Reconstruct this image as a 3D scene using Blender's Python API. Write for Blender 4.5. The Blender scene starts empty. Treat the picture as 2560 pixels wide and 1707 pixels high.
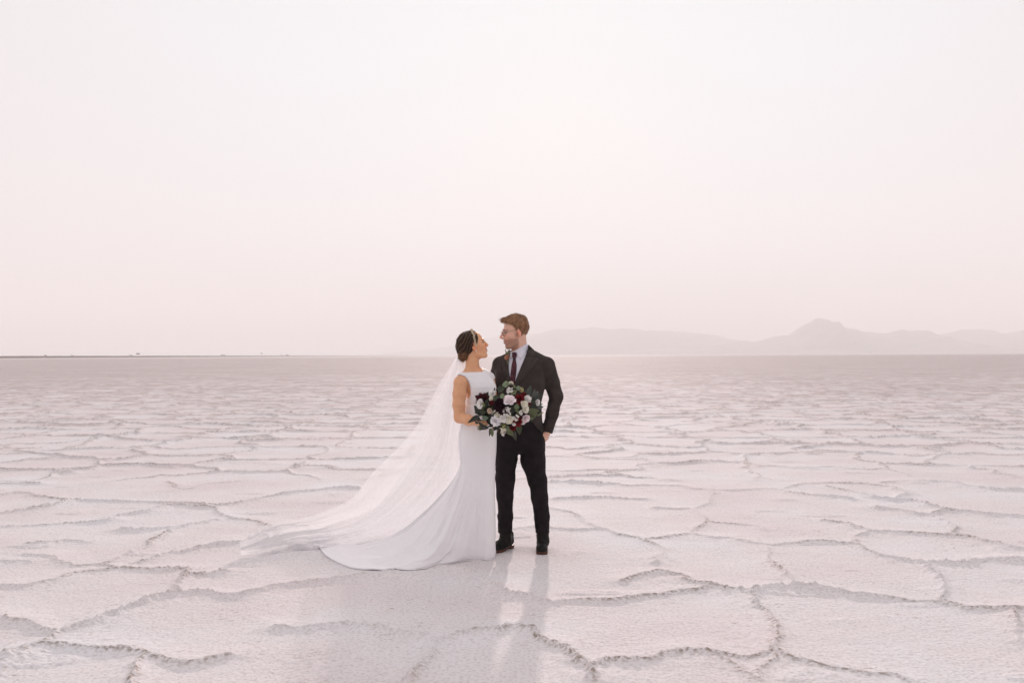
import bpy, math, random
import numpy as np
from math import radians, sin, cos, pi
random.seed(7); RNG = np.random.default_rng(11)
SC = bpy.context.scene
COL = SC.collection

# ------------------------------------------------------------------ camera
F = 2489.0; CX, CY = 1280.0, 853.5; CAMH = 1.515
PITCH = math.atan(34.0 / F); ROLL = math.atan(0.00474)
_f = np.array([0, cos(PITCH), sin(PITCH)]); _u0 = np.array([0, -sin(PITCH), cos(PITCH)]); _r0 = np.array([1.0, 0, 0])
_r = _r0 * cos(ROLL) - _u0 * sin(ROLL); _u = _u0 * cos(ROLL) + _r0 * sin(ROLL)
CAM = np.array([0, 0, CAMH])
cd = bpy.data.cameras.new('camera'); cam = bpy.data.objects.new('camera', cd); COL.objects.link(cam)
cd.sensor_width = 36.0; cd.lens = 36.0 * F / 2560.0; cd.clip_start = 0.1; cd.clip_end = 90000
from mathutils import Matrix, Vector
cam.matrix_world = Matrix(((_r[0], _u[0], -_f[0], 0), (_r[1], _u[1], -_f[1], 0), (_r[2], _u[2], -_f[2], CAMH), (0, 0, 0, 1)))
SC.camera = cam
def ray(px, py):
    px = np.asarray(px, float); py = np.asarray(py, float)
    return _f + ((px - CX) / F)[..., None] * _r + ((CY - py) / F)[..., None] * _u
def at(px, py, Y):
    d = ray(px, py); return CAM + d * (np.asarray(Y, float) / d[..., 1])[..., None]
def gnd(px, py, z=0.0):
    d = ray(px, py); return CAM + d * ((z - CAMH) / d[..., 2])[..., None]

# ------------------------------------------------------------------ sky, sun, exposure
SUN_EL = radians(14.0); SUN_AZ = radians(2.6)
SDIR = np.array([sin(SUN_AZ) * cos(SUN_EL), cos(SUN_AZ) * cos(SUN_EL), sin(SUN_EL)])
w = bpy.data.worlds.new('World'); SC.world = w; w.use_nodes = True
nt = w.node_tree; N = nt.nodes; L = nt.links
bg = N['Background']; bg.inputs[1].default_value = 0.1
sky = N.new('ShaderNodeTexSky'); sky.sky_type = 'NISHITA'; sky.sun_disc = False
sky.sun_elevation = SUN_EL; sky.sun_rotation = SUN_AZ; sky.dust_density = 6.0; sky.air_density = 1.0
tc = N.new('ShaderNodeTexCoord')
nrm = N.new('ShaderNodeVectorMath'); nrm.operation = 'NORMALIZE'; L.new(tc.outputs['Generated'], nrm.inputs[0])
dot = N.new('ShaderNodeVectorMath'); dot.operation = 'DOT_PRODUCT'; L.new(nrm.outputs[0], dot.inputs[0]); dot.inputs[1].default_value = tuple(SDIR)
mr = N.new('ShaderNodeMapRange'); mr.inputs[1].default_value = -1; mr.inputs[2].default_value = 1; L.new(dot.outputs['Value'], mr.inputs[0])
cr = N.new('ShaderNodeValToRGB'); L.new(mr.outputs[0], cr.inputs[0])
els = cr.color_ramp.elements
els[0].position = 0.0; els[0].color = (0.78, 0.755, 0.775, 1)
els[1].position = 1.0; els[1].color = (0.83, 0.875, 0.92, 1)
for p_, c_ in ((0.55, (0.79, 0.745, 0.77, 1)), (0.86, (0.785, 0.735, 0.76, 1)), (0.955, (0.83, 0.83, 0.86, 1)), (0.987, (0.84, 0.875, 0.92, 1))):
    e = els.new(p_); e.color = c_
x10 = N.new('ShaderNodeVectorMath'); x10.operation = 'SCALE'; L.new(cr.outputs[0], x10.inputs[0]); x10.inputs[3].default_value = 10.35
ns = N.new('ShaderNodeVectorMath'); ns.operation = 'SCALE'; L.new(sky.outputs[0], ns.inputs[0]); ns.inputs[3].default_value = 0.014
ad = N.new('ShaderNodeVectorMath'); ad.operation = 'ADD'; L.new(x10.outputs[0], ad.inputs[0]); L.new(ns.outputs[0], ad.inputs[1])
L.new(ad.outputs[0], bg.inputs[0])
sd = bpy.data.lights.new('sun', 'SUN'); sd.energy = 5.0; sd.angle = radians(1.2); sd.color = (1.0, 0.83, 0.78)
so = bpy.data.objects.new('sun', sd); COL.objects.link(so); so.location = (0, 40, 20)
so.rotation_euler = Vector(SDIR).to_track_quat('Z', 'Y').to_euler()
vs = SC.view_settings; vs.view_transform = 'Standard'; vs.look = 'None'; vs.exposure = 0.0; vs.gamma = 1.0
SC.cycles.volume_bounces = 1; SC.cycles.max_bounces = 10; SC.cycles.transparent_max_bounces = 24
SC.cycles.sample_clamp_indirect = 4.0

# ------------------------------------------------------------------ helpers
def norm(v): v = np.asarray(v, float); return v / (np.linalg.norm(v, axis=-1, keepdims=True) + 1e-12)
def sstep(a, b, x): t = np.clip((x - a) / (b - a), 0, 1); return t * t * (3 - 2 * t)
def _hash(*ii):
    h = np.zeros(ii[0].shape, np.uint32)
    for k, i in enumerate(ii):
        h = h ^ (i.astype(np.int64).astype(np.uint32) * np.uint32((374761393, 668265263, 2246822519, 3266489917)[k]))
        h = (h ^ (h >> np.uint32(15))) * np.uint32(2654435761)
    h ^= h >> np.uint32(13); h = h * np.uint32(1274126177); h ^= h >> np.uint32(16)
    return h.astype(np.float32) / np.float32(4294967295.0)
def vnoise(*xs, seed=0):
    fl = [np.floor(x) for x in xs]; fr = [(x - f) for x, f in zip(xs, fl)]; fr = [f * f * (3 - 2 * f) for f in fr]
    out = 0
    for c in range(1 << len(xs)):
        ii = [f + ((c >> k) & 1) for k, f in enumerate(fl)]
        wgt = 1.0
        for k, f in enumerate(fr): wgt = wgt * (f if (c >> k) & 1 else 1 - f)
        out = out + wgt * _hash(*ii, np.full(ii[0].shape, seed))
    return out * 2 - 1
def fbm(*xs, oct=4, seed=0):
    a = 1.0; s = 0; t = 0
    for o in range(oct):
        s = s + a * vnoise(*[x * (2.03 ** o) + 17.3 * o for x in xs], seed=seed + o); t += a; a *= 0.5
    return s / t

ORIG = {}
def empty(name, loc, label, cat, group=None):
    o = bpy.data.objects.new(name, None); COL.objects.link(o); o.location = tuple(loc); o.empty_display_size = 0.1
    o['label'] = label; o['category'] = cat
    if group: o['group'] = group
    ORIG[o.name] = np.array(loc, float); return o
def tag(o, label=None, cat=None, group=None, kind=None):
    if label: o['label'] = label
    if cat: o['category'] = cat
    if group: o['group'] = group
    if kind: o['kind'] = kind
    return o
def mk(name, V, Fc, mat, parent=None, smooth=True, col=None, loc=None, attrs=None):
    V = np.asarray(V, float).reshape(-1, 3)
    org = np.zeros(3)
    if parent is not None: org = ORIG[parent.name]
    elif loc is not None: org = np.array(loc, float)
    me = bpy.data.meshes.new(name)
    if isinstance(Fc, np.ndarray):
        n = len(Fc); k = Fc.shape[1]
        me.vertices.add(len(V)); me.vertices.foreach_set('co', (V - org).astype(np.float32).ravel())
        me.loops.add(n * k); me.loops.foreach_set('vertex_index', Fc.astype(np.int32).ravel())
        me.polygons.add(n); me.polygons.foreach_set('loop_start', np.arange(0, n * k, k, dtype=np.int32))
        me.update(calc_edges=True)
    else:
        me.from_pydata((V - org).tolist(), [], [tuple(f) for f in Fc]); me.update()
    me.polygons.foreach_set('use_smooth', np.full(len(me.polygons), smooth))
    if col is not None:
        a = me.color_attributes.new('col', 'FLOAT_COLOR', 'POINT')
        c4 = np.ones((len(V), 4), np.float32); c4[:, :3] = col; a.data.foreach_set('color', c4.ravel())
    for nm, arr in (attrs or {}).items():
        a = me.attributes.new(nm, 'FLOAT', 'POINT'); a.data.foreach_set('value', np.asarray(arr, np.float32))
    me.materials.append(mat)
    o = bpy.data.objects.new(name, me); COL.objects.link(o)
    if parent is not None: o.parent = parent
    elif loc is not None: o.location = tuple(org)
    ORIG[o.name] = org
    return o

# surface nets over a sparse evaluated grid
def axis(lo, hi, h, fine=()):
    xs = [lo]
    while xs[-1] < hi:
        s = h
        for a, b, hf in fine:
            if a <= xs[-1] <= b: s = min(s, hf)
        xs.append(xs[-1] + s)
    while len(xs) % 8: xs.append(xs[-1] + h)
    return np.array(xs, np.float32)
def nets(f, ax, refine=2):
    X, Y, Z = ax; nx, ny, nz = map(len, ax); B = 8
    def cen(a): a = a.reshape(-1, B); return (a[:, 0] + a[:, -1]) / 2, (a[:, -1] - a[:, 0]) / 2
    (cx, hx), (cy, hy), (cz, hz) = cen(X), cen(Y), cen(Z)
    G = np.stack(np.meshgrid(cx, cy, cz, indexing='ij'), -1).reshape(-1, 3)
    H = np.sqrt(np.add.outer(np.add.outer(hx ** 2, hy ** 2), hz ** 2)).ravel()
    cv = np.concatenate([f(G[i:i + 200000]) for i in range(0, len(G), 200000)])
    act = np.abs(cv) < 1.6 * H + 0.025
    val = np.repeat(np.repeat(np.repeat(cv.reshape(len(cx), len(cy), len(cz)), B, 0), B, 1), B, 2).astype(np.float32)
    ai = np.argwhere(act.reshape(len(cx), len(cy), len(cz)))
    off = np.stack(np.meshgrid(*[np.arange(B)] * 3, indexing='ij'), -1).reshape(-1, 3)
    for s in range(0, len(ai), 400):
        idx = (ai[s:s + 400, None, :] * B + off[None]).reshape(-1, 3)
        P = np.stack([X[idx[:, 0]], Y[idx[:, 1]], Z[idx[:, 2]]], -1).astype(np.float64)
        val[idx[:, 0], idx[:, 1], idx[:, 2]] = f(P)
    ins = val < 0
    cnt = np.zeros((nx - 1, ny - 1, nz - 1), np.int8)
    for a in (0, 1):
        for b in (0, 1):
            for c in (0, 1): cnt += ins[a:nx - 1 + a, b:ny - 1 + b, c:nz - 1 + c]
    cells = np.argwhere((cnt > 0) & (cnt < 8)); vid = np.full(cnt.shape, -1, np.int64); vid[tuple(cells.T)] = np.arange(len(cells))
    acc = np.zeros((len(cells), 3)); num = np.zeros(len(cells))
    cor = [(a, b, c) for a in (0, 1) for b in (0, 1) for c in (0, 1)]
    AX = (X, Y, Z)
    for i, p in enumerate(cor):
        for q in cor[i + 1:]:
            if sum(abs(np.array(p) - np.array(q))) != 1: continue
            ip = cells + p; iq = cells + q
            vp = val[tuple(ip.T)]; vq = val[tuple(iq.T)]; m = (vp < 0) != (vq < 0)
            t = np.where(m, vp / np.where(m, vp - vq, 1), 0)
            P = np.stack([AX[k][ip[:, k]] for k in range(3)], -1); Q = np.stack([AX[k][iq[:, k]] for k in range(3)], -1)
            acc += np.where(m[:, None], P + (Q - P) * t[:, None], 0); num += m
    V = acc / np.maximum(num, 1)[:, None]
    faces = []
    for k in range(3):
        a = [slice(None)] * 3; b = [slice(None)] * 3; a[k] = slice(0, -1); b[k] = slice(1, None)
        s0 = ins[tuple(a)]; s1 = ins[tuple(b)]; e = np.argwhere(s0 != s1)
        j, l = (k + 1) % 3, (k + 2) % 3
        e = e[(e[:, j] > 0) & (e[:, l] > 0) & (e[:, j] < cnt.shape[j]) & (e[:, l] < cnt.shape[l])]
        def g(dj, dl):
            c = e.copy(); c[:, j] -= dj; c[:, l] -= dl; return vid[tuple(c.T)]
        q = np.stack([g(1, 1), g(0, 1), g(0, 0), g(1, 0)], -1)
        inside0 = s0[tuple(e.T)]; q[~inside0] = q[~inside0][:, ::-1]
        faces.append(q)
    Fc = np.concatenate(faces); Fc = Fc[(Fc >= 0).all(1)]
    for _ in range(refine):
        d, g = f(V), grad(f, V); V = V - g * np.clip(d, -0.004, 0.004)[:, None] * 0.8
    return V, Fc
def grad(f, V, e=0.001):
    g = np.stack([f(V + np.eye(3)[k] * e) - f(V - np.eye(3)[k] * e) for k in range(3)], -1)
    return norm(g)

def smin(a, b, k):
    h = np.clip(0.5 + 0.5 * (b - a) / k, 0, 1); return b + (a - b) * h - k * h * (1 - h)
def smax(a, b, k): return -smin(-a, -b, k)
def cone(p, a, b, ra, rb):
    a = np.asarray(a); b = np.asarray(b); ab = b - a; t = np.clip((p - a) @ ab / (ab @ ab), 0, 1)
    return np.linalg.norm(p - a - t[:, None] * ab, axis=1) - (ra + (rb - ra) * t)
def chain(p, pts, k=0.012):
    d = None
    for (a, ra), (b, rb) in zip(pts[:-1], pts[1:]):
        e = cone(p, a, b, ra, rb); d = e if d is None else smin(d, e, k)
    return d
def ell(p, c, r, R=None):
    q = p - np.asarray(c)
    if R is not None: q = q @ R
    r = np.asarray(r, float); k0 = np.linalg.norm(q / r, axis=1); k1 = np.linalg.norm(q / (r * r), axis=1) + 1e-9
    return k0 * (k0 - 1) / k1
def loft(p, rings, yaw=0.0, ex=2.3):
    """rings: (z, cx, cy, rx, ry) from top to bottom or up; elliptical section interpolated along z"""
    R = np.array(sorted(rings)); z = p[:, 2]
    g = [np.interp(z, R[:, 0], R[:, k]) for k in range(1, 5)]
    x = p[:, 0] - g[0]; y = p[:, 1] - g[1]
    c, s = cos(yaw), sin(yaw); x, y = x * c + y * s, -x * s + y * c
    k = (np.abs(x / g[2]) ** ex + np.abs(y / g[3]) ** ex) ** (1 / ex)
    d = (k - 1) * np.minimum(g[2], g[3])
    return np.maximum(d, np.maximum(R[0, 0] - z, z - R[-1, 0]))
def frame(fwd, up=(0, 0, 1), roll=0.0):
    f = norm(fwd); l = norm(np.cross(up, f)); u = np.cross(f, l)
    if roll: l, u = l * cos(roll) + u * sin(roll), u * cos(roll) - l * sin(roll)
    return np.stack([f, l, u], 1)      # columns: forward, left, up

def tube(P, r, n=6, closed=False):
    P = np.asarray(P, float); m = len(P); r = np.broadcast_to(np.asarray(r, float), (m,))
    T = np.gradient(P, axis=0) if not closed else np.roll(P, -1, 0) - np.roll(P, 1, 0)
    T = norm(T); ref = np.array([0.31, 0.23, 0.92]); A = norm(np.cross(T, ref)); Bv = np.cross(T, A)
    an = np.arange(n) * 2 * pi / n
    V = P[:, None] + r[:, None, None] * (np.cos(an)[None, :, None] * A[:, None] + np.sin(an)[None, :, None] * Bv[:, None])
    V = V.reshape(-1, 3); fs = []
    for i in range(m if closed else m - 1):
        for j in range(n):
            a = i * n + j; b = i * n + (j + 1) % n; c = ((i + 1) % m) * n + (j + 1) % n; d = ((i + 1) % m) * n + j
            fs.append((a, b, c, d))
    if not closed: fs.append(tuple(range(n))[::-1]); fs.append(tuple((m - 1) * n + j for j in range(n)))
    return V, fs
def join(parts):
    Vs, Fs, Cs, o = [], [], [], 0
    for pt in parts:
        V, f = pt[0], pt[1]; Vs.append(V); Fs += [tuple(int(i) + o for i in q) for q in f]; o += len(V)
        if len(pt) > 2: Cs.append(np.broadcast_to(np.asarray(pt[2], float), (len(V), 3)))
    return np.concatenate(Vs), Fs, (np.concatenate(Cs) if Cs else None)
def sheet(P, closed_u=False):
    """P (nv, nu, 3) -> verts, quads"""
    nv, nu = P.shape[:2]; idx = np.arange(nv * nu).reshape(nv, nu)
    if closed_u: idx = np.concatenate([idx, idx[:, :1]], 1)
    q = np.stack([idx[:-1, :-1], idx[:-1, 1:], idx[1:, 1:], idx[1:, :-1]], -1).reshape(-1, 4)
    return P.reshape(-1, 3), q
def resample(pl, n):
    pl = np.asarray(pl, float)
    # Catmull-Rom on chord-length parameter
    s = np.concatenate([[0], np.cumsum(np.linalg.norm(np.diff(pl, axis=0), axis=1))]); t = np.linspace(0, s[-1], n)
    m = np.gradient(pl, s, axis=0); i = np.clip(np.searchsorted(s, t, 'right') - 1, 0, len(s) - 2)
    h = (s[i + 1] - s[i]); x = ((t - s[i]) / h)[:, None]; h = h[:, None]
    return (2 * x**3 - 3 * x**2 + 1) * pl[i] + (x**3 - 2 * x**2 + x) * h * m[i] + (-2 * x**3 + 3 * x**2) * pl[i + 1] + (x**3 - x**2) * h * m[i + 1]

# ------------------------------------------------------------------ materials
def base_mat(name, rough=0.6):
    m = bpy.data.materials.new(name); m.use_nodes = True; t = m.node_tree; b = t.nodes['Principled BSDF']
    b.inputs['Roughness'].default_value = rough; b.inputs['Specular IOR Level'].default_value = 0.3
    return m, t, b
def noise_node(t, scale, detail=4, co='Object', dist=0.0):
    tcn = t.nodes.new('ShaderNodeTexCoord'); n = t.nodes.new('ShaderNodeTexNoise'); n.inputs['Scale'].default_value = scale
    n.inputs['Detail'].default_value = detail; n.inputs['Distortion'].default_value = dist; t.links.new(tcn.outputs[co], n.inputs['Vector']); return n
def ramp(t, src, stops):
    r = t.nodes.new('ShaderNodeValToRGB'); e = r.color_ramp.elements
    e[0].position, e[0].color = stops[0][0], (*stops[0][1], 1); e[1].position, e[1].color = stops[-1][0], (*stops[-1][1], 1)
    for p, c in stops[1:-1]: q = e.new(p); q.color = (*c, 1)
    t.links.new(src, r.inputs[0]); return r
def mat(name, color, rough=0.6, var=0.15, scale=20, bump=0.0, bscale=200, sheen=0, spec=0.3, sub=0, vcol=False, bdist=0.002):
    m, t, b = base_mat(name, rough); b.inputs['Specular IOR Level'].default_value = spec
    n = noise_node(t, scale)
    c = np.array(color); r = ramp(t, n.outputs[0], [(0.3, tuple(c * (1 - var))), (0.7, tuple(np.minimum(c * (1 + var), 1)))])
    out = r.outputs[0]
    if vcol:
        a = t.nodes.new('ShaderNodeAttribute'); a.attribute_name = 'col'
        mx = t.nodes.new('ShaderNodeMix'); mx.data_type = 'RGBA'; mx.blend_type = 'MULTIPLY'; mx.inputs[0].default_value = 1
        t.links.new(a.outputs['Color'], mx.inputs[6]); t.links.new(out, mx.inputs[7]); out = mx.outputs[2]
    t.links.new(out, b.inputs['Base Color'])
    if sheen: b.inputs['Sheen Weight'].default_value = sheen; b.inputs['Sheen Roughness'].default_value = 0.4
    if sub: b.inputs['Subsurface Weight'].default_value = sub; b.inputs['Subsurface Scale'].default_value = 0.012; b.inputs['Subsurface Radius'].default_value = (1, 0.35, 0.2)
    if bump:
        n2 = noise_node(t, bscale, 3); bp = t.nodes.new('ShaderNodeBump'); bp.inputs['Strength'].default_value = bump; bp.inputs['Distance'].default_value = bdist
        t.links.new(n2.outputs[0], bp.inputs['Height']); t.links.new(bp.outputs[0], b.inputs['Normal'])
    return m

M_SKIN = mat('skin', (1, 1, 1), 0.5, 0.10, 45, 0.15, 350, spec=0.35, sub=0.18, vcol=True)
M_HAIR = mat('hair', (1, 1, 1), 0.5, 0.25, 90, spec=0.22, vcol=True)
M_SUIT = mat('dark_wool', (0.044, 0.0355, 0.033), 0.85, 0.25, 14, 0.25, 900, sheen=0.10, spec=0.1)
M_LAPEL = mat('dark_wool_lapel', (0.050, 0.041, 0.038), 0.8, 0.2, 20, 0.25, 900, sheen=0.12, spec=0.1)
M_TROU = mat('trouser_wool', (0.0165, 0.0130, 0.0145), 0.85, 0.25, 14, 0.2, 900, sheen=0.05, spec=0.1)
M_SHIRT = mat('white_cotton', (0.70, 0.70, 0.78), 0.7, 0.03, 30, 0.1, 700)
M_BOOT = mat('black_leather', (0.010, 0.0085, 0.0085), 0.6, 0.3, 40, 0.15, 120, spec=0.2)
M_SOLE = mat('brown_sole', (0.09, 0.035, 0.022), 0.55, 0.3, 60)
M_DRESS = mat('white_crepe', (0.84, 0.83, 0.845), 0.55, 0.015, 6, 0.05, 500, sheen=0.15)
M_GOLD = mat('pale_gold', (0.62, 0.50, 0.36), 0.35, 0.3, 200, spec=0.6); M_GOLD.node_tree.nodes['Principled BSDF'].inputs['Metallic'].default_value = 0.6
M_BEAD = mat('crystal_bead', (0.62, 0.56, 0.52), 0.25, 0.35, 400, spec=0.8)
M_WIRE = mat('dark_wire', (0.10, 0.075, 0.065), 0.35, 0.1, 50, spec=0.6)
M_PEARL = mat('pearl', (0.80, 0.66, 0.58), 0.2, 0.05, 50, spec=0.7)
M_PETAL = mat('petal', (1, 1, 1), 0.6, 0.12, 120, spec=0.25, sub=0.1, vcol=True, sheen=0.1)
M_LEAF = mat('leaf', (1, 1, 1), 0.5, 0.2, 60, spec=0.4, vcol=True)
M_STEM = mat('stem', (0.09, 0.11, 0.045), 0.6, 0.2, 60)
M_RIBBON = mat('ribbon', (0.7, 0.66, 0.6), 0.5, 0.05, 30)
M_BERM = mat('embankment_gravel', (0.09, 0.07, 0.055), 0.95, 0.25, 0.05)
M_SHRUB = mat('dry_shrub', (0.10, 0.085, 0.06), 0.9, 0.3, 2)
M_CARD = mat('dark_paint', (0.05, 0.045, 0.05), 0.4, 0.1, 1)
M_CARL = mat('pale_paint', (0.45, 0.43, 0.43), 0.4, 0.1, 1)
M_RUBBER = mat('rubber', (0.03, 0.03, 0.03), 0.8, 0.1, 5)
M_BOARD = mat('board_dark', (0.05, 0.045, 0.045), 0.7, 0.1, 1)
def tie_mat():
    m, t, b = base_mat('floral_tie', 0.6)
    tcn = t.nodes.new('ShaderNodeTexCoord'); v = t.nodes.new('ShaderNodeTexVoronoi'); v.inputs['Scale'].default_value = 130
    t.links.new(tcn.outputs['Object'], v.inputs['Vector'])
    r = ramp(t, v.outputs['Distance'], [(0.0, (0.42, 0.22, 0.24)), (0.22, (0.30, 0.08, 0.11)), (0.36, (0.045, 0.008, 0.018)), (1.0, (0.022, 0.006, 0.014))])
    t.links.new(r.outputs[0], b.inputs['Base Color']); return m
M_TIE = tie_mat()
def lens_mat():
    m, t, b = base_mat('clear_lens', 0.05); b.inputs['Transmission Weight'].default_value = 1; b.inputs['IOR'].default_value = 1.02; b.inputs['Alpha'].default_value = 0.25
    return m
M_LENS = lens_mat()
def veil_mat(name, lo, hi):
    m, t, b = base_mat(name, 0.9); t.nodes.remove(b); o = t.nodes['Material Output']
    df = t.nodes.new('ShaderNodeBsdfDiffuse'); df.inputs[0].default_value = (0.84, 0.82, 0.82, 1)
    tl = t.nodes.new('ShaderNodeBsdfTranslucent'); tl.inputs[0].default_value = (0.77, 0.78, 0.80, 1)
    tr = t.nodes.new('ShaderNodeBsdfTransparent')
    m1 = t.nodes.new('ShaderNodeMixShader'); m1.inputs[0].default_value = 0.6; t.links.new(df.outputs[0], m1.inputs[1]); t.links.new(tl.outputs[0], m1.inputs[2])
    lw = t.nodes.new('ShaderNodeLayerWeight'); lw.inputs[0].default_value = 0.35
    a = t.nodes.new('ShaderNodeAttribute'); a.attribute_name = 'dens'
    mr = t.nodes.new('ShaderNodeMapRange'); mr.inputs[3].default_value = lo; mr.inputs[4].default_value = hi; t.links.new(a.outputs['Fac'], mr.inputs[0])
    mm = t.nodes.new('ShaderNodeMath'); mm.operation = 'MULTIPLY_ADD'; mm.use_clamp = True
    t.links.new(lw.outputs['Facing'], mm.inputs[0]); mm.inputs[1].default_value = 0.45; t.links.new(mr.outputs[0], mm.inputs[2])
    m2 = t.nodes.new('ShaderNodeMixShader'); t.links.new(mm.outputs[0], m2.inputs[0]); t.links.new(tr.outputs[0], m2.inputs[1]); t.links.new(m1.outputs[0], m2.inputs[2])
    t.links.new(m2.outputs[0], o.inputs[0]); return m
M_VEIL = veil_mat('tulle', 0.26, 0.88)

# ------------------------------------------------------------------ ground
def salt_mat():
    m, t, b = base_mat('salt_crust', 0.85); b.inputs['Specular IOR Level'].default_value = 0.02
    geo = t.nodes.new('ShaderNodeNewGeometry')
    def nz(scale, det, dist=0, sc=(1, 1, 1)):
        n = t.nodes.new('ShaderNodeTexNoise'); n.inputs['Scale'].default_value = scale; n.inputs['Detail'].default_value = det; n.inputs['Distortion'].default_value = dist
        mp = t.nodes.new('ShaderNodeMapping'); mp.inputs['Scale'].default_value = sc
        t.links.new(geo.outputs['Position'], mp.inputs[0]); t.links.new(mp.outputs[0], n.inputs['Vector']); return n
    def mix(fac, a, c, mode='MIX'):
        x = t.nodes.new('ShaderNodeMix'); x.data_type = 'RGBA'; x.blend_type = mode
        t.links.new(fac, x.inputs[0]) if not isinstance(fac, float) else setattr(x.inputs[0], 'default_value', fac)
        t.links.new(a, x.inputs[6])
        if isinstance(c, tuple): x.inputs[7].default_value = (*c, 1)
        else: t.links.new(c, x.inputs[7])
        return x.outputs[2]
    def math_(op, a, c=None, clamp=False):
        x = t.nodes.new('ShaderNodeMath'); x.operation = op; x.use_clamp = clamp
        for k, v in enumerate((a, c)):
            if v is None: continue
            if isinstance(v, (int, float)): x.inputs[k].default_value = v
            else: t.links.new(v, x.inputs[k])
        return x.outputs[0]
    big = ramp(t, nz(0.7, 4).outputs[0], [(0.34, (0.73, 0.672, 0.677)), (0.5, (0.75, 0.712, 0.716)), (0.66, (0.76, 0.752, 0.768))])
    gr = ramp(t, nz(55, 3).outputs[0], [(0.36, (0.84, 0.82, 0.80)), (0.52, (1, 1, 1)), (0.7, (1.0, 1.0, 1.0))])
    c = mix(1.0, big.outputs[0], gr.outputs[0], 'MULTIPLY')
    at_ = t.nodes.new('ShaderNodeAttribute'); at_.attribute_name = 'dirt_shade'
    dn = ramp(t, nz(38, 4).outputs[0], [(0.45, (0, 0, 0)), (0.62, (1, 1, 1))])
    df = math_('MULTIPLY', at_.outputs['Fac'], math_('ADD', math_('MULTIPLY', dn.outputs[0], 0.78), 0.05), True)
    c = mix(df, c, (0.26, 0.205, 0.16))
    fk = ramp(t, nz(46, 2, 0.6, (.6, 1, 1)).outputs[0], [(0.63, (0, 0, 0)), (0.70, (1, 1, 1))])
    fk2 = ramp(t, nz(2.2, 3).outputs[0], [(0.45, (0, 0, 0)), (0.65, (1, 1, 1))])
    c = mix(math_('MULTIPLY', math_('MULTIPLY', fk.outputs[0], fk2.outputs[0]), 0.8), c, (0.33, 0.27, 0.23))
    fa = t.nodes.new('ShaderNodeAttribute'); fa.attribute_name = 'far'
    st = ramp(t, nz(0.35, 5, 0.3, (0.25, 1, 1)).outputs[0], [(0.38, (0.85, 0.83, 0.83)), (0.6, (0.97, 0.955, 0.955))])
    c = mix(fa.outputs['Fac'], c, mix(1.0, c, st.outputs[0], 'MULTIPLY'))  # far ground colour darkened to imitate shaded ridge sides seen at grazing angle
    t.links.new(c, b.inputs['Base Color'])
    n1 = nz(110, 4); n2 = nz(26, 4)
    pl = ramp(t, nz(1.1, 3).outputs[0], [(0.38, (0.35, 0.35, 0.35)), (0.62, (1.2, 1.2, 1.2))])
    h = math_('MULTIPLY', math_('ADD', math_('MULTIPLY', n1.outputs[0], 0.35), n2.outputs[0]), pl.outputs[0])
    bp = t.nodes.new('ShaderNodeBump'); bp.inputs['Strength'].default_value = 0.6; bp.inputs['Distance'].default_value = 0.016
    t.links.new(h, bp.inputs['Height']); t.links.new(bp.outputs[0], b.inputs['Normal'])
    return m
def LR(pts, ox): return [(ox + x * 0.5442, 1200 + y * 0.5442) for x, y in pts]
RL = [[(0,640),(60,660),(150,668),(210,695),(270,712),(330,690),(400,672),(520,625),(640,580),(740,545),(830,530),(940,525),(1080,540),(1180,515),(1320,490),(1480,470),(1600,455),(1700,440),(1850,436)],
 [(-60,870),(0,840),(80,800),(200,762),(300,768),(480,785),(600,790),(680,805),(760,830),(820,855),(900,850),(1010,825),(1080,815)],
 [(640,960),(650,860),(680,805)],[(-60,492),(0,490),(100,488),(200,470),(340,440),(480,420),(560,410),(700,415),(850,418),(840,470),(830,530)],
 [(-60,380),(0,380),(130,382)],[(110,345),(220,355),(300,380),(380,398),(470,395),(560,360),(640,330),(700,290),(760,250),(840,220),(1000,185)],[(470,395),(560,410)],
 [(-60,215),(0,215),(150,208),(330,200),(480,195),(560,170),(700,145),(780,120),(870,120),(970,130),(1000,155),(1060,178),(1160,190),(1240,212)],
 [(0,155),(150,140),(260,120),(320,95),(420,100),(560,100),(700,105),(800,110),(900,115),(1020,120),(1150,95),(1300,70),(1450,50),(1560,40),(1640,42)],
 [(0,70),(100,60),(150,72),(240,82),(320,95)],[(120,300),(220,290),(310,278),(420,290)],[(640,385),(760,350),(880,325),(1000,300),(1110,292)],[(850,440),(960,438),(1060,425)],
 [(1250,690),(1400,688),(1560,680),(1740,690),(1860,712),(1960,715),(2030,745),(2120,720),(2250,705),(2352,685)],[(2030,745),(1990,790),(1940,850),(1880,932)],
 [(1990,400),(2080,415),(2160,430),(2220,465),(2300,500),(2352,540)],[(0,20),(100,18),(170,22)],[(760,10),(860,42),(960,20),(1100,5)],[(270,712),(200,762)],[(550,235),(700,232),(840,222)]]
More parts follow.
